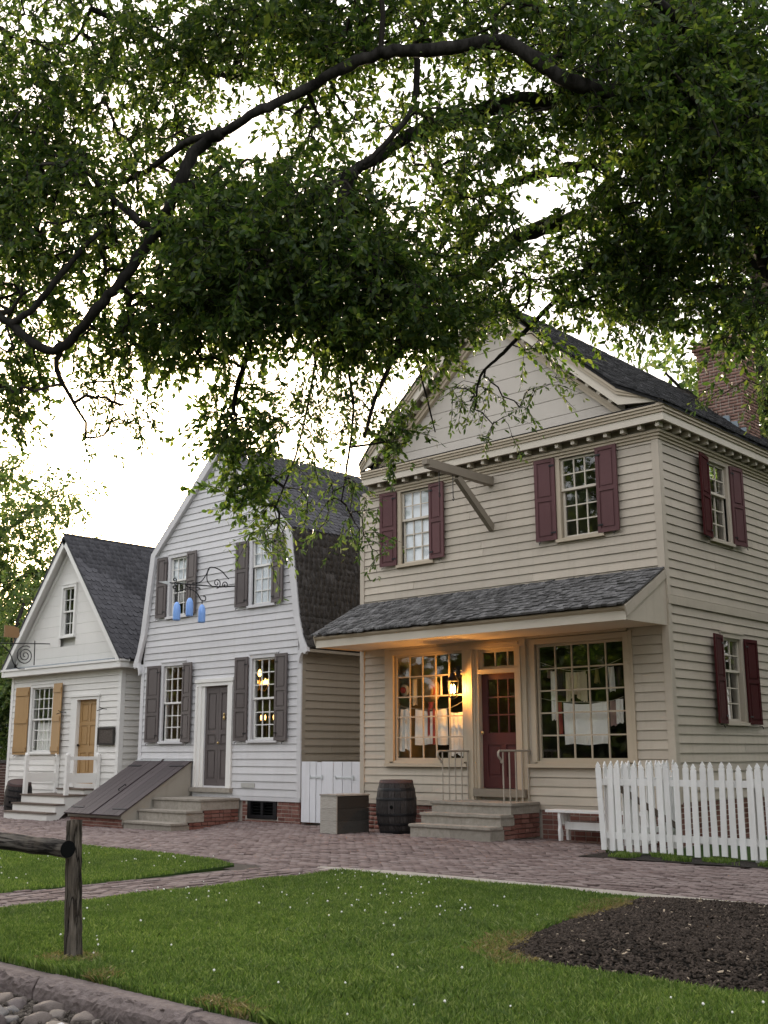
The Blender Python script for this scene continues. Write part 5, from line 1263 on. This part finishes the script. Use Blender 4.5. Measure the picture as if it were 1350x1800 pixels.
cloth('ribbon', 'dusky red ribbon bow at the upper left of the right shop window', rB(272, 318, 440, 500), WY+.03, M['pink_cloth'], waves=2, amp=.02)
cloth('purple_shawl', 'dark purple cloth hanging beside the cream jacket', rB(345, 415, 432, 645), WY+.06, M['purple_cloth'])
cloth('cream_jacket', 'cream gathered jacket hanging on the upper line in the right shop window', rB(425, 585, 452, 660), WY+.03, M['cream_cloth'], waves=5, amp=.022, hem=.05)
for s, (a, b) in enumerate(((422, 455), (558, 590))):
    o = cloth('sleeve', '', rB(a, b, 470, 690), WY, M['cream_cloth'], waves=1, amp=.012); j = bpy.data.objects['cream_jacket']; del o['label']; del o['category']; o.parent = j; o.location = o.location-j.location
cloth('ribbon', 'yellow ribbon bow on the upper line of the right shop window', rB(650, 688, 425, 540), WY+.03, M['yellow_ribbon'], waves=2, amp=.02, taper=.5)
cloth('white_stocking', 'pale stocking at the upper right of the right shop window', rB(755, 802, 412, 610), WY+.02, M['linen'], waves=1)
cloth('dark_stocking', 'dark blue stocking beside the pale stocking', rB(820, 858, 412, 565), WY+.04, M['purple_cloth'], waves=1)
cloth('ribbon', 'long red ribbon left of the white towel', rB(360, 390, 690, 950), WY+.03, M['red_ribbon'], waves=1, amp=.01)
cloth('linen_towel', 'large white towel on the lower line of the right shop window', rB(408, 748, 692, 1028), WY, M['linen'], waves=2.5, amp=.02)
cloth('pink_glove', 'dusty pink cloth at the lower right of the right shop window', rB(775, 826, 682, 880), WY+.02, M['pink_cloth'], waves=1)
cloth('white_glove', 'white cloth folded over the line at the right of the right shop window', rB(822, 880, 668, 860), WY, M['linen'], waves=2)
for lab, pts in (('upper clothes line in the left shop window', [(345, 470), (500, 505), (700, 490), (862, 440)]), ('lower clothes line in the left shop window', [(345, 712), (480, 745), (740, 745), (866, 690)])):
    tag(MB().tube(cat_rom([at_y(620+x/4.5, 1080+y/4.5, WY-.005) for x, y in pts], 4), .006, 4).build('clothes_line', M['string'], None, at_y(700, 1200, WY)), lab, 'clothes line')
for lab, pts in (('upper clothes line in the right shop window', [(210, 375), (400, 435), (560, 445), (700, 420), (862, 350)]), ('lower clothes line in the right shop window', [(230, 665), (400, 690), (740, 690), (880, 650)])):
    tag(MB().tube(cat_rom([at_y(900+x/4.5, 1080+y/4.5, WY-.005) for x, y in pts], 4), .006, 4).build('clothes_line', M['string'], None, at_y(1000, 1200, WY)), lab, 'clothes line')

# ------------------------------------------------------------------ post and rail
pf = thing('post_and_rail_fence', 'rough grey log rail on a weathered post at the edge of the lawn', 'fence', (-7.57, 4.83, 0))
def rough_log(name, p, q, r0, r1, mat, parent, n=18, seg=22, flat=1.0, jit=.05):
    p, q = Vector(p), Vector(q); m = MB(); pts = [p.lerp(q, i/seg)+Vector((0, random.gauss(0, .003), random.gauss(0, .004))) for i in range(seg+1)]
    k0 = [random.uniform(-jit, jit) for _ in range(n)]
    d = (q-p).normalized(); up = Vector((0, 1, 0)) if abs(d.z) > .7 else Vector((0, 0, 1)); a = d.cross(up).normalized(); b = d.cross(a)
    for i, c in enumerate(pts):
        for j in range(n):
            t = 2*math.pi*j/n; r = (r0+(r1-r0)*i/seg)*(1+k0[j]+random.gauss(0, .012)); m.v.append(tuple(c+a*(r*math.cos(t))+b*(r*math.sin(t)*flat)))
    for i in range(seg):
        for j in range(n): m.f.append((i*n+j, i*n+(j+1) % n, (i+1)*n+(j+1) % n, (i+1)*n+j))
    m.f.append(tuple(range(n))[::-1]); m.f.append(tuple(seg*n+j for j in range(n)))
    return m.build(name, mat, parent, p, smooth=True)
rough_log('post', (-7.56, 4.84, -.15), (-7.66, 4.84, 1.005), .072, .062, M['old_wood'], pf, flat=.95)
rough_log('rail', (-7.47, 4.68, .81), (-12.4, 4.66, .84), .062, .072, M['rail_wood'], pf)
MB().lathe([(.0615, 0), (.0615, .004)], 18).build('rail_end', M['log_end'], pf, (-7.468, 4.68, .81), (0, R(90), 0), world=False)
rough_log('post', (-11.6, 4.84, -.15), (-11.6, 4.84, 1.0), .072, .066, M['old_wood'], pf)
# ------------------------------------------------------------------ leaves and trees
LEAF_V = np.array([(0, 0, 0), (-.55, .38, .10), (-.42, .72, .06), (0, 1, -.08), (.42, .72, .06), (.55, .38, .10)], float)
LEAF_F = np.array([(0, 5, 1, 1), (0, 0, 0, 0)])
LF = np.array([(0, 1, 2, 3), (0, 3, 4, 5)])
def leaf_mats(pos, axis, length, width):
    """pos (N,3), axis (N,3) unit leaf direction"""
    n = len(pos); r = RNG.normal(size=(n, 3)); r[:, 2] += .8
    side = np.cross(axis, r); side /= np.linalg.norm(side, axis=1)[:, None]+1e-9; nor = np.cross(side, axis)
    m = np.zeros((n, 4, 4)); m[:, 3, 3] = 1
    m[:, :3, 0] = side*width[:, None]; m[:, :3, 1] = axis*length[:, None]; m[:, :3, 2] = nor*width[:, None]; m[:, :3, 3] = pos; return m
def tubes_np(segs, n=3):
    """segs: list of (p0,p1,r0,r1) -> joined tapered sticks"""
    p0 = np.array([s[0] for s in segs]); p1 = np.array([s[1] for s in segs]); r0 = np.array([s[2] for s in segs]); r1 = np.array([s[3] for s in segs])
    d = p1-p0; d /= np.linalg.norm(d, axis=1)[:, None]+1e-9; a = np.cross(d, np.array([.3, .5, .81])); a /= np.linalg.norm(a, axis=1)[:, None]+1e-9; b = np.cross(d, a)
    rings = []
    for P, r in ((p0, r0), (p1, r1)):
        for j in range(n):
            t = 2*np.pi*j/n; rings.append(P+a*(r*np.cos(t))[:, None]+b*(r*np.sin(t))[:, None])
    v = np.stack(rings, 1).reshape(-1, 3); k = np.arange(len(segs))*2*n
    f = np.concatenate([np.stack([k+j, k+(j+1) % n, k+n+(j+1) % n, k+n+j], 1) for j in range(n)]); return v, f
def grow(limb_pts, centres):
    """connect cluster centres to the limbs by ever finer sticks; returns segments and parent direction of each centre"""
    nodes = [np.array(p) for p in limb_pts]; par = [-1]*len(nodes); C = np.array(centres)
    L = np.array(nodes); d0 = np.sqrt(((C[:, None, :]-L[None])**2).sum(-1)).min(1); order = np.argsort(d0)
    cap = len(nodes)+len(C)*4; arr = np.zeros((cap, 3)); arr[:len(nodes)] = L; cnt = len(nodes); par += [-1]*(cap-cnt)
    end = {}
    for ci in order:
        c = C[ci]; dd = ((arr[:cnt]-c)**2).sum(1)
        pen = dd*(1+.6*(arr[:cnt, 2] < c[2]-.1)); k = int(np.argmin(pen)); p = arr[k]; dist = math.sqrt(dd[k])
        ns = 3 if dist > .35 else 2; prev = k
        mid = RNG.normal(0, .09*dist, 3); mid[2] += .12*dist
        for i in range(1, ns+1):
            t = i/ns; q = p+(c-p)*t+mid*math.sin(math.pi*t); arr[cnt] = q; par[cnt] = prev; prev = cnt; cnt += 1
        end[ci] = (prev, k)
    w = np.zeros(cnt)
    for ci, (e, k) in end.items(): w[e] += 1
    for i in range(cnt-1, -1, -1):
        if par[i] >= 0: w[par[i]] += w[i]
    segs = []; dirs = np.zeros((len(C), 3))
    for i in range(cnt):
        if par[i] >= 0:
            r1 = .0032*max(w[i], 1)**.5; r0 = .0032*max(min(w[par[i]], w[i]*1.6), 1)**.5
            segs.append((arr[par[i]], arr[i], min(r0, .045), min(r1, .04)))
    for ci, (e, k) in end.items():
        d = arr[e]-arr[par[e]]; dirs[ci] = d/(np.linalg.norm(d)+1e-9)
    return segs, dirs
def clusters(centres, dirs, n_leaf, twig, L, Wd, droop=.5):
    C = np.repeat(np.array(centres), n_leaf, 0); D = np.repeat(np.array(dirs), n_leaf, 0); N = len(C)
    D = D*.6+np.repeat(RNG.normal(0, .55, (len(centres), 3)), n_leaf, 0); D[:, 2] -= droop*.5; D /= np.linalg.norm(D, axis=1)[:, None]+1e-9
    t = RNG.uniform(-.25, 1, N); pos = C+D*(t*twig)[:, None]; pos[:, 2] -= droop*.18*twig*t*t
    ax = D*.75+RNG.normal(0, .62, (N, 3)); ax[:, 2] -= droop*.45; ax /= np.linalg.norm(ax, axis=1)[:, None]+1e-9
    pos = pos+ax*.012
    ln = L*RNG.uniform(.65, 1.25, N); segs = [(c-d*.12*twig, c+d*twig*.9, .0038, .0018) for c, d in zip(np.array(centres), D[::n_leaf])]
    return leaf_mats(pos, ax, ln, ln*Wd*RNG.uniform(.8, 1.2, N)), segs
def limb(par, pts, r0, r1, mat=None, n=10, name='limb'):
    p = cat_rom(pts, 6); k = len(p); rad = [(r0+(r1-r0)*(i/(k-1)))*(1+.05*math.sin(i*1.1)+random.uniform(-.03, .03)) for i in range(k)]
    p = [q+Vector((random.gauss(0, 1), random.gauss(0, 1), random.gauss(0, 1)))*min(.014, .16*rad[i]) for i, q in enumerate(p)]
    m = MB().tube(p, rad, n, jit=.06); o = m.build(name, mat or M['bark'], par, p[0], smooth=True)
    return [np.array(q) for q in p]

# the big tree at right whose limbs reach over the lawn
TB = Vector((-2.75, 9.75, 0))
big = thing('shade_tree', 'big shade tree whose dark limbs and leaves fill the top of the picture', 'tree', TB)
skel = []
skel += limb(big, [TB+Vector((0, 0, -.1)), TB+Vector((-.05, 0, 1.5)), TB+Vector((-.15, -.05, 3.4)), at_d(1440, 560, 9.9), at_d(1365, 380, 10.0), at_d(1330, 300, 10.0), at_d(1290, 170, 10.3), at_d(1200, -60, 10.9), at_d(1150, -300, 11.5)], .46, .20, n=18, name='trunk')
D_ = at_d
LIMBS = [
 ([(1345, 330, 9.9), (1180, 190, 9.3), (1020, 150, 9.1), (950, 112, 9.1), (885, 75, 9.15), (760, 88, 9.2), (680, 92, 9.25), (600, 122, 9.3), (520, 165, 9.4), (450, 198, 9.4), (390, 232, 9.6), (330, 250, 9.9), (262, 298, 10.3), (190, 330, 10.8)], .076, .024),
 ([(390, 232, 9.6), (345, 262, 9.7), (312, 330, 9.6), (280, 395, 9.7), (245, 450, 9.8), (205, 505, 9.8), (165, 548, 9.8), (108, 612, 9.9), (60, 604, 9.9), (20, 570, 10), (-20, 545, 10)], .055, .036),
 ([(108, 612, 9.9), (100, 650, 10.0), (125, 700, 10.1), (150, 742, 10.2)], .030, .010),
 ([(20, 570, 10), (60, 540, 9.9), (100, 490, 9.8), (150, 432, 9.8), (185, 400, 10)], .035, .018),
 ([(280, 410, 9.7), (240, 385, 9.7), (190, 340, 10.1), (150, 300, 10.1)], .045, .015),
 ([(1345, 330, 9.9), (1160, 195, 10.1), (1050, 182, 10.1), (950, 178, 10.1), (880, 185, 10.0), (800, 212, 9.9), (720, 238, 9.8), (660, 280, 9.6), (620, 300, 9.5), (540, 360, 9.4), (450, 430, 9.4)], .105, .03),
 ([(620, 300, 9.2), (600, 380, 9.2), (640, 460, 9.2), (690, 540, 9.3), (700, 600, 9.4), (660, 700, 9.5), (640, 770, 9.5)], .05, .012),
 ([(1380, 450, 9.7), (1240, 330, 10.8), (1080, 282, 11.2), (1000, 298, 11.3), (930, 312, 11.4), (850, 340, 11.5), (760, 360, 11.6)], .10, .02),
 ([(1390, 500, 9.7), (1220, 420, 11.0), (1060, 392, 11.4), (980, 392, 11.5), (900, 424, 11.5), (840, 472, 11.5), (770, 515, 11.5), (700, 560, 11.5)], .12, .05),
 ([(160, 15, 11.2), (215, 40, 11.2), (265, 58, 11.2), (330, 95, 11.2), (380, 128, 11.1), (430, 140, 11)], .03, .025),
 ([(540, -60, 10.6), (450, 60, 10.7), (410, 120, 10.8), (430, 140, 11)], .03, .025), ([(160, 15, 11.2), (130, 70, 11.3), (80, 80, 11.4), (20, 65, 11.4)], .018, .008),
 ([(450, 430, 9.3), (455, 520, 9.6), (440, 600, 9.8), (415, 690, 10.0), (410, 730, 10.0)], .035, .02),
 ([(1180, 400, 11.0), (1060, 470, 10.9), (980, 525, 10.8), (930, 575, 10.7), (885, 620, 10.6), (845, 660, 10.5), (835, 720, 10.5)], .035, .008),
 ([(720, 545, 10.5), (730, 620, 10.6), (748, 690, 10.6), (765, 760, 10.6)], .016, .006),
 ([(640, 290, 9.2), (720, 200, 9.4), (735, 105, 9.6)], .02, .03),
 ([(1300, 170, 10.2), (1230, 80, 9.4), (1150, 0, 9.0), (1060, -80, 8.8)], .08, .03), ([(1320, 270, 10.0), (1370, 120, 10), (1360, -60, 10)], .12, .05),
 ([(560, 600, 9.5), (545, 690, 9.8), (520, 800, 10), (480, 900, 10)], .014, .006), ([(590, 560, 9.4), (620, 700, 9.6), (610, 820, 9.8), (600, 880, 9.8)], .016, .006),
]
for pts, r0, r1 in LIMBS: skel += limb(big, [D_(*p) for p in pts], r0, r1)
# leaf masses: (x, y, rx, ry, density, depth, half depth)
BLOBS = [
 (80, 70, 140, 120, 1.15, 11.2, .9), (40, 250, 110, 140, 1.9, 10.8, .8), (250, 150, 140, 110, 1.05, 11, .8), (110, 370, 160, 120, 2.3, 10.4, .8), (55, 520, 90, 90, 1.4, 10.9, .6), (330, 60, 160, 90, 1.2, 11, .8), (25, 665, 55, 95, 1.8, 10.5, .5),
 (300, 270, 110, 70, 1.0, 10.6, .6), (500, 430, 240, 160, 2.6, 9.5, 1.0), (520, 400, 190, 120, 1.0, 9.3, .7), (640, 520, 170, 125, 2.6, 9.5, .9), (430, 520, 150, 100, 1.0, 9.6, .7), (480, 70, 170, 90, 2.0, 10.5, .8), (640, 50, 140, 75, 2.3, 10, .8), (580, 215, 110, 60, 1.1, 10, .6), (360, 400, 110, 90, 1.8, 10.0, .6),
 (280, 520, 130, 80, 1.7, 10.5, .6), (190, 600, 100, 60, 1.2, 10.6, .5), (320, 610, 110, 50, 1.1, 10.4, .5), (210, 690, 70, 55, 1.0, 10.6, .4), (175, 765, 30, 35, .8, 10.6, .3), (240, 740, 40, 45, .8, 10.5, .3), (370, 560, 100, 80, 1.9, 10, .6),
 (430, 745, 72, 75, 2.3, 10, .45), (400, 680, 40, 30, .5, 10, .3), (450, 860, 58, 45, 1.8, 10, .4), (470, 940, 38, 60, 1.3, 10, .35), (540, 830, 45, 70, .9, 10, .4), (570, 690, 80, 90, 1.2, 9.8, .5), (610, 890, 45, 60, .9, 9.8, .4), (650, 740, 50, 60, .9, 9.8, .4), (690, 765, 36, 28, 2.2, 10, .25), (640, 960, 30, 40, .5, 9.9, .3), (665, 910, 20, 30, .5, 9.9, .3),
 (800, 230, 150, 90, 1.7, 9.6, .8), (820, 390, 95, 110, 1.6, 10.2, .9), (740, 560, 80, 70, 2.4, 10, .7), (850, 530, 80, 50, 1.7, 10.4, .6), (900, 50, 170, 75, 2.2, 9.8, .8), (1000, 230, 110, 70, 1.2, 10.2, .8), (1120, 110, 180, 140, 2.8, 9.6, 1.0), (1260, 250, 140, 190, 3.4, 9.3, .9), (1120, 380, 140, 110, 2.2, 10.3, .9), (1180, 500, 160, 80, 2.2, 10, .8), (1300, 560, 70, 65, 2.0, 9.5, .6), (1338, 690, 20, 45, 1.0, 9.5, .3), (1000, 470, 100, 60, 1.7, 10.4, .6), (1240, 50, 140, 80, 2.2, 9.5, .8), (1060, 540, 80, 40, .9, 10.5, .5), (1255, 690, 25, 30, .5, 9.5, .2),
 (880, 700, 75, 50, .62, 10.5, .35), (950, 610, 55, 40, .55, 10.6, .3), (770, 620, 45, 38, .9, 10.5, .3), (965, 680, 30, 55, .4, 10.5, .3), (880, 780, 30, 22, .4, 10.5, .25), (820, 690, 40, 40, .5, 10.5, .3), (700, 690, 40, 50, .4, 10, .3),
]
PXA = 52.0; NL = 16
def fill(blobs, nl, k=1.0):
    cs = []; sprig = []
    for x, y, rx, ry, dens, dep, hd in blobs:
        n = int(math.pi*rx*ry*dens*k/(PXA*(10/dep)**2)/nl*1.0)+1
        for _ in range(n):
            while True:
                a, b, c = RNG.uniform(-1, 1, 3)
                if a*a+b*b+c*c*.7 < 1: break
            cs.append(np.array(at_d(x+a*rx, y+b*ry, dep+c*hd)))
    return cs
def crown(par, cs, sk, mat, nl, twig, L, Wd, droop, name='crown'):
    segs, dirs = grow(sk[::2], cs); lm, ts = clusters(cs, dirs, nl, twig, L, Wd, droop)
    v, f = join_np(LEAF_V, LF, lm); o = link(name, np_mesh(name, v-np.array(org(par)), f, mat), par); o.location = (0, 0, 0); o['kind'] = 'stuff'
    v, f = tubes_np(segs+ts); o = link('twigs', np_mesh('twigs', v-np.array(org(par)), f, M['twig']), par); o.location = (0, 0, 0); o['kind'] = 'stuff'
up_b = [b for b in BLOBS if b[1] < 640 or b[4] > 1.75]; lo_b = [b for b in BLOBS if not (b[1] < 640 or b[4] > 1.75)]
off_b = [(-150, 200, 160, 260, 1.6, 11, 1), (1500, 150, 170, 300, 2.5, 9.8, 1.2), (600, -180, 700, 170, 2.0, 10.2, 1.4)]
crown(big, fill(up_b, 30, 3.3), skel, M['leaf'], 30, .34, .068, .40, .45)
crown(big, fill(lo_b, 20, 2.3), skel, M['leaf_pale'], 20, .26, .058, .34, .8, 'hanging_sprays')
crown(big, fill(off_b, 14, .5), skel, M['leaf'], 14, .4, .12, .4, .45, 'outer_crown')

def far_tree(name, label, base, h, spread, mat, n, leaf, nl=22, group=None, trunk_r=.3, low=.3, seed_dirs=7, bottom=None):
    t = thing(name, label, 'tree', base, group=group); B = Vector(base); sk = []
    sk += limb(t, [B+Vector((0, 0, -.2)), B+Vector((random.uniform(-.3, .3), 0, h*.35)), B+Vector((random.uniform(-.6, .6), random.uniform(-.6, .6), h*.7)), B+Vector((0, 0, h*.93))], trunk_r, trunk_r*.25, n=9, name='trunk')
    for i in range(seed_dirs):
        a = i*2.4+random.uniform(-.4, .4); z0 = h*(low+.45*i/seed_dirs); r = spread*random.uniform(.65, .95)
        sk += limb(t, [B+Vector((0, 0, z0)), B+Vector((r*.5*math.cos(a), r*.5*math.sin(a), z0+h*.12)), B+Vector((r*math.cos(a), r*math.sin(a), z0+h*random.uniform(.12, .26)))], trunk_r*.4, trunk_r*.1, n=6)
    cs = []
    lobes = [(np.array(p), spread*random.uniform(.22, .38)) for p in sk[8::5]]
    while len(cs) < n:
        c, r = lobes[RNG.integers(len(lobes))]; d = RNG.normal(0, .5, 3)*r; p = c+d
        if p[2] > B.z+h*low*.75: cs.append(p)
    crown(t, cs, sk, mat, nl, leaf*4.5, leaf, .42, .3)
    return t
GRP = 'trees beyond the houses'
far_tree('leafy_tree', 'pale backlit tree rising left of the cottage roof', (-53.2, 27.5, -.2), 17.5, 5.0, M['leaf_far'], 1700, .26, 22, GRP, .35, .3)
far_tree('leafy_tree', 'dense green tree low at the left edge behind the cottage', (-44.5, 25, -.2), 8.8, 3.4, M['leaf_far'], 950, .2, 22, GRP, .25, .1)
far_tree('leafy_tree', 'dark tree at the left edge behind the white outbuilding', (-58, 36, -.2), 10, 5, M['leaf'], 500, .3, 20, GRP, .3, .08)
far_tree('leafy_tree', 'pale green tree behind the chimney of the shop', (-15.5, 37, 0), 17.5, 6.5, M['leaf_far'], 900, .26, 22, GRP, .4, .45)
far_tree('leafy_tree', 'spreading dark-limbed tree above the shop roof ridge', (-8.5, 31, 0), 16, 6.0, M['leaf'], 850, .22, 22, GRP, .38, .5)
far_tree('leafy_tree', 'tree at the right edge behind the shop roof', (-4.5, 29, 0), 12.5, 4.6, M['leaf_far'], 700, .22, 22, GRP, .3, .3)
far_tree('leafy_tree', 'added dense tree off frame right of the shop, to shade its side wall', (1.6, 19.0, 0), 13, 5.4, M['leaf'], 1500, .3, 20, GRP, .35, .1)  # this and the next three: unseen trees added to darken the shop's side
far_tree('leafy_tree', 'second added tree off frame, further back, to shade the shop side wall', (1.5, 27, 0), 14, 5.6, M['leaf'], 800, .42, 20, GRP, .35, .1)
far_tree('leafy_tree', 'third added tree off frame, nearest the street, to shade the shop side wall', (3.8, 14.2, 0), 14, 5.2, M['leaf'], 1000, .36, 20, GRP, .35, .1)
far_tree('leafy_tree', 'fourth added tree off frame, farthest right, to shade the shop side wall', (5.5, 21, 0), 14, 6, M['leaf'], 900, .46, 20, GRP, .35, .08)
hd = thing('added_hedge', 'unseen dark hedge added across the street to darken the window reflections', 'hedge', (-45, -24, -.3))  # made-up hedge that hides the bright horizon from the panes
hz_ = []
for i in range(900): hz_.append(np.array((RNG.uniform(-105, 10), -24+RNG.uniform(0, 1.6), RNG.uniform(.3, 7.2+1.2*math.sin(i*.37)))))
hl = leaf_mats(np.repeat(np.array(hz_), 16, 0)+RNG.normal(0, .55, (900*16, 3)), (lambda q: q/np.linalg.norm(q, axis=1)[:, None])(RNG.normal(size=(900*16, 3))), RNG.uniform(.4, .8, 900*16), RNG.uniform(.2, .35, 900*16))
v, f = join_np(LEAF_V, LF, hl); o = link('foliage', np_mesh('foliage', v-np.array(org(hd)), f, M['leaf']), hd); o.location = (0, 0, 0); o['kind'] = 'stuff'
MB().box((-105, -25.2, -.3), (10, -23.8, 6.6)).build('blocking_core', M['twig'], hd, (-45, -24, -.3))  # solid dark core that closes the sky gaps in reflections
GR2 = 'trees across the street'
for i, (x, y, h, s) in enumerate(((6, -17, 15, 7), (-14, -17, 16, 7), (-26, -15, 21, 7), (-35, -18, 22, 6.5), (-47, -15, 11, 5), (-61, -18, 23, 8), (-72, -15, 22, 8), (-84, -18, 22, 8))):
    far_tree('street_tree', '%s tree across the street from the houses, behind the camera' % ['first', 'second', 'third', 'fourth', 'low fifth', 'sixth', 'seventh', 'eighth'][i], (x, y, -.25), h, s, M['leaf'], 620, .62, 16, GR2, .4, .12)

# ------------------------------------------------------------------ grass
def blades(poly, n, mat, name, hmin, hmax, keep=None, w=.0042, lean=.45):
    P = np.array(poly); x = RNG.uniform(max(P[:, 0].min(), -26), min(P[:, 0].max(), 0), n*2); y = RNG.uniform(P[:, 1].min(), P[:, 1].max(), n*2)
    q = np.stack([x, y, np.full(len(x), -EYE)], 1); z = q@np.array(c_fwd); u = 675+F_PX*(q@np.array(c_right))/np.maximum(z, .1); vv = 900-F_PX*(q@np.array(c_up))/np.maximum(z, .1)
    k = in_poly(x, y, poly) & (z > .5) & (u > -60) & (u < 1410) & (vv < 1900)
    if keep is not None: k &= keep(x, y)
    # thin with distance
    k &= RNG.uniform(0, 1, len(x)) < np.clip((9.5/np.maximum(z, .5))**1.3, .12, 1)
    x, y = x[k], y[k]; N = len(x)
    tuft = .5+.5*np.sin(x*2.1+1.3*np.sin(y*1.7))*np.sin(y*2.6+1.1*np.sin(x*1.3)); tuft = .6*tuft+.4*RNG.uniform(0, 1, N)**2
    h = hmin+(hmax-hmin)*tuft; a = RNG.uniform(0, 2*np.pi, N); ww = w*RNG.uniform(.7, 1.5, N)*(1+np.hypot(x, y)*.045)
    l = np.abs(RNG.normal(0, lean, N))*h; b = RNG.uniform(0, 2*np.pi, N)
    dx, dy = np.cos(a)*ww, np.sin(a)*ww; lx_, ly_ = np.cos(b)*l, np.sin(b)*l
    v = np.stack([np.stack([x-dx, y-dy, np.zeros(N)-.005], 1), np.stack([x+dx, y+dy, np.zeros(N)-.005], 1), np.stack([x+dx*.7+lx_*.4, y+dy*.7+ly_*.4, h*.62], 1), np.stack([x+lx_, y+ly_, h], 1)], 1).reshape(-1, 3)
    f = (np.arange(N)*4)[:, None]+np.array([0, 1, 2, 3])[None]
    o = link(name, np_mesh(name, v, f, mat)); o['kind'] = 'stuff'; return o
notm = lambda x, y: ~in_poly(x, y, MUL)
def near_mulch(x, y):
    z, d = mulch_z(x, y); kb = (np.abs(y-4.60-.04*np.sin(x*5)) < .08) & (x > -6.9) & (x < -5.2) & (np.sin(x*4.3) > .35)
    return ((d < .26*(.35+.75*np.sin(x*4+y*3.3))) & (x < -4.9) & (RNG.uniform(0, 1, len(x)) < .75)) | kb | (((x+7.55)**2+(y-4.8)**2) < .05)
notm = lambda x, y: ~in_poly(x, y, MUL) & (~near_mulch(x, y) | (RNG.uniform(0, 1, len(x)) < .72))
tag(blades(LOW, 16000, M['grass_tuft'], 'grass_tufts', .05, .105, lambda x, y: notm(x, y) & (np.sin(x*1.1+.7+1.3*np.sin(y*1.7))*np.sin(y*2.6+1.1*np.sin(x*1.3)) > RNG.uniform(-.5, .9, len(x))), w=.0055, lean=.6), 'longer pale grass blades standing above the foreground lawn', 'grass')
tag(blades(LOW, 360000, M['grass'], 'grass', .03, .085, notm), 'thick green lawn grass in the foreground', 'grass')
tag(blades(UPP, 190000, M['grass'], 'grass', .03, .06), 'green lawn grass beyond the brick path at left', 'grass')
tag(blades(LOW, 220000, M['dry_grass'], 'dry_grass', .035, .085, near_mulch, lean=.9), 'straw-coloured dry grass fringing the mulch bed and kerb', 'grass')
tag(blades([(-9.3, 14.5), (-4, 14.6), (-4, 15.25), (-9.3, 15.25)], 9000, M['grass'], 'weeds', .03, .10, lambda x, y: (np.sin(x*7)*np.sin(y*5+x) > .1)), 'weeds growing under the picket fence', 'weeds')
# clover heads
xs_ = RNG.uniform(-20, -3, 5000); ys_ = RNG.uniform(4.7, 10.4, 5000)
dn = .5+.5*np.sin(xs_*1.3+2)*np.sin(ys_*1.9+xs_*.6)
k = ((in_poly(xs_, ys_, LOW) & ~in_poly(xs_, ys_, MUL) & (RNG.uniform(0, 1, 5000) < np.where((ys_ > 7.2) & (xs_ < -6.5), .26, .05)*dn)) | (in_poly(xs_, ys_, UPP) & (RNG.uniform(0, 1, 5000) < .16*dn)))
xs_, ys_ = xs_[k], ys_[k]; ico = MB().lathe([(.002, -.9), (.8, -.4), (.95, .2), (.5, .8), (.01, 1)], 6)
m = np.zeros((len(xs_), 4, 4)); r = RNG.uniform(.006, .0115, len(xs_)); m[:, 0, 0] = m[:, 1, 1] = m[:, 2, 2] = r; m[:, 3, 3] = 1; m[:, 0, 3] = xs_; m[:, 1, 3] = ys_; m[:, 2, 3] = RNG.uniform(.05, .095, len(xs_))
f4 = [f for f in ico.f if len(f) == 4]
v, f = join_np(ico.v, f4, m); o = link('clover_flowers', np_mesh('clover_flowers', v, f, M['clover'])); o['kind'] = 'stuff'; tag(o, 'small white clover heads scattered through the lawn', 'clover')
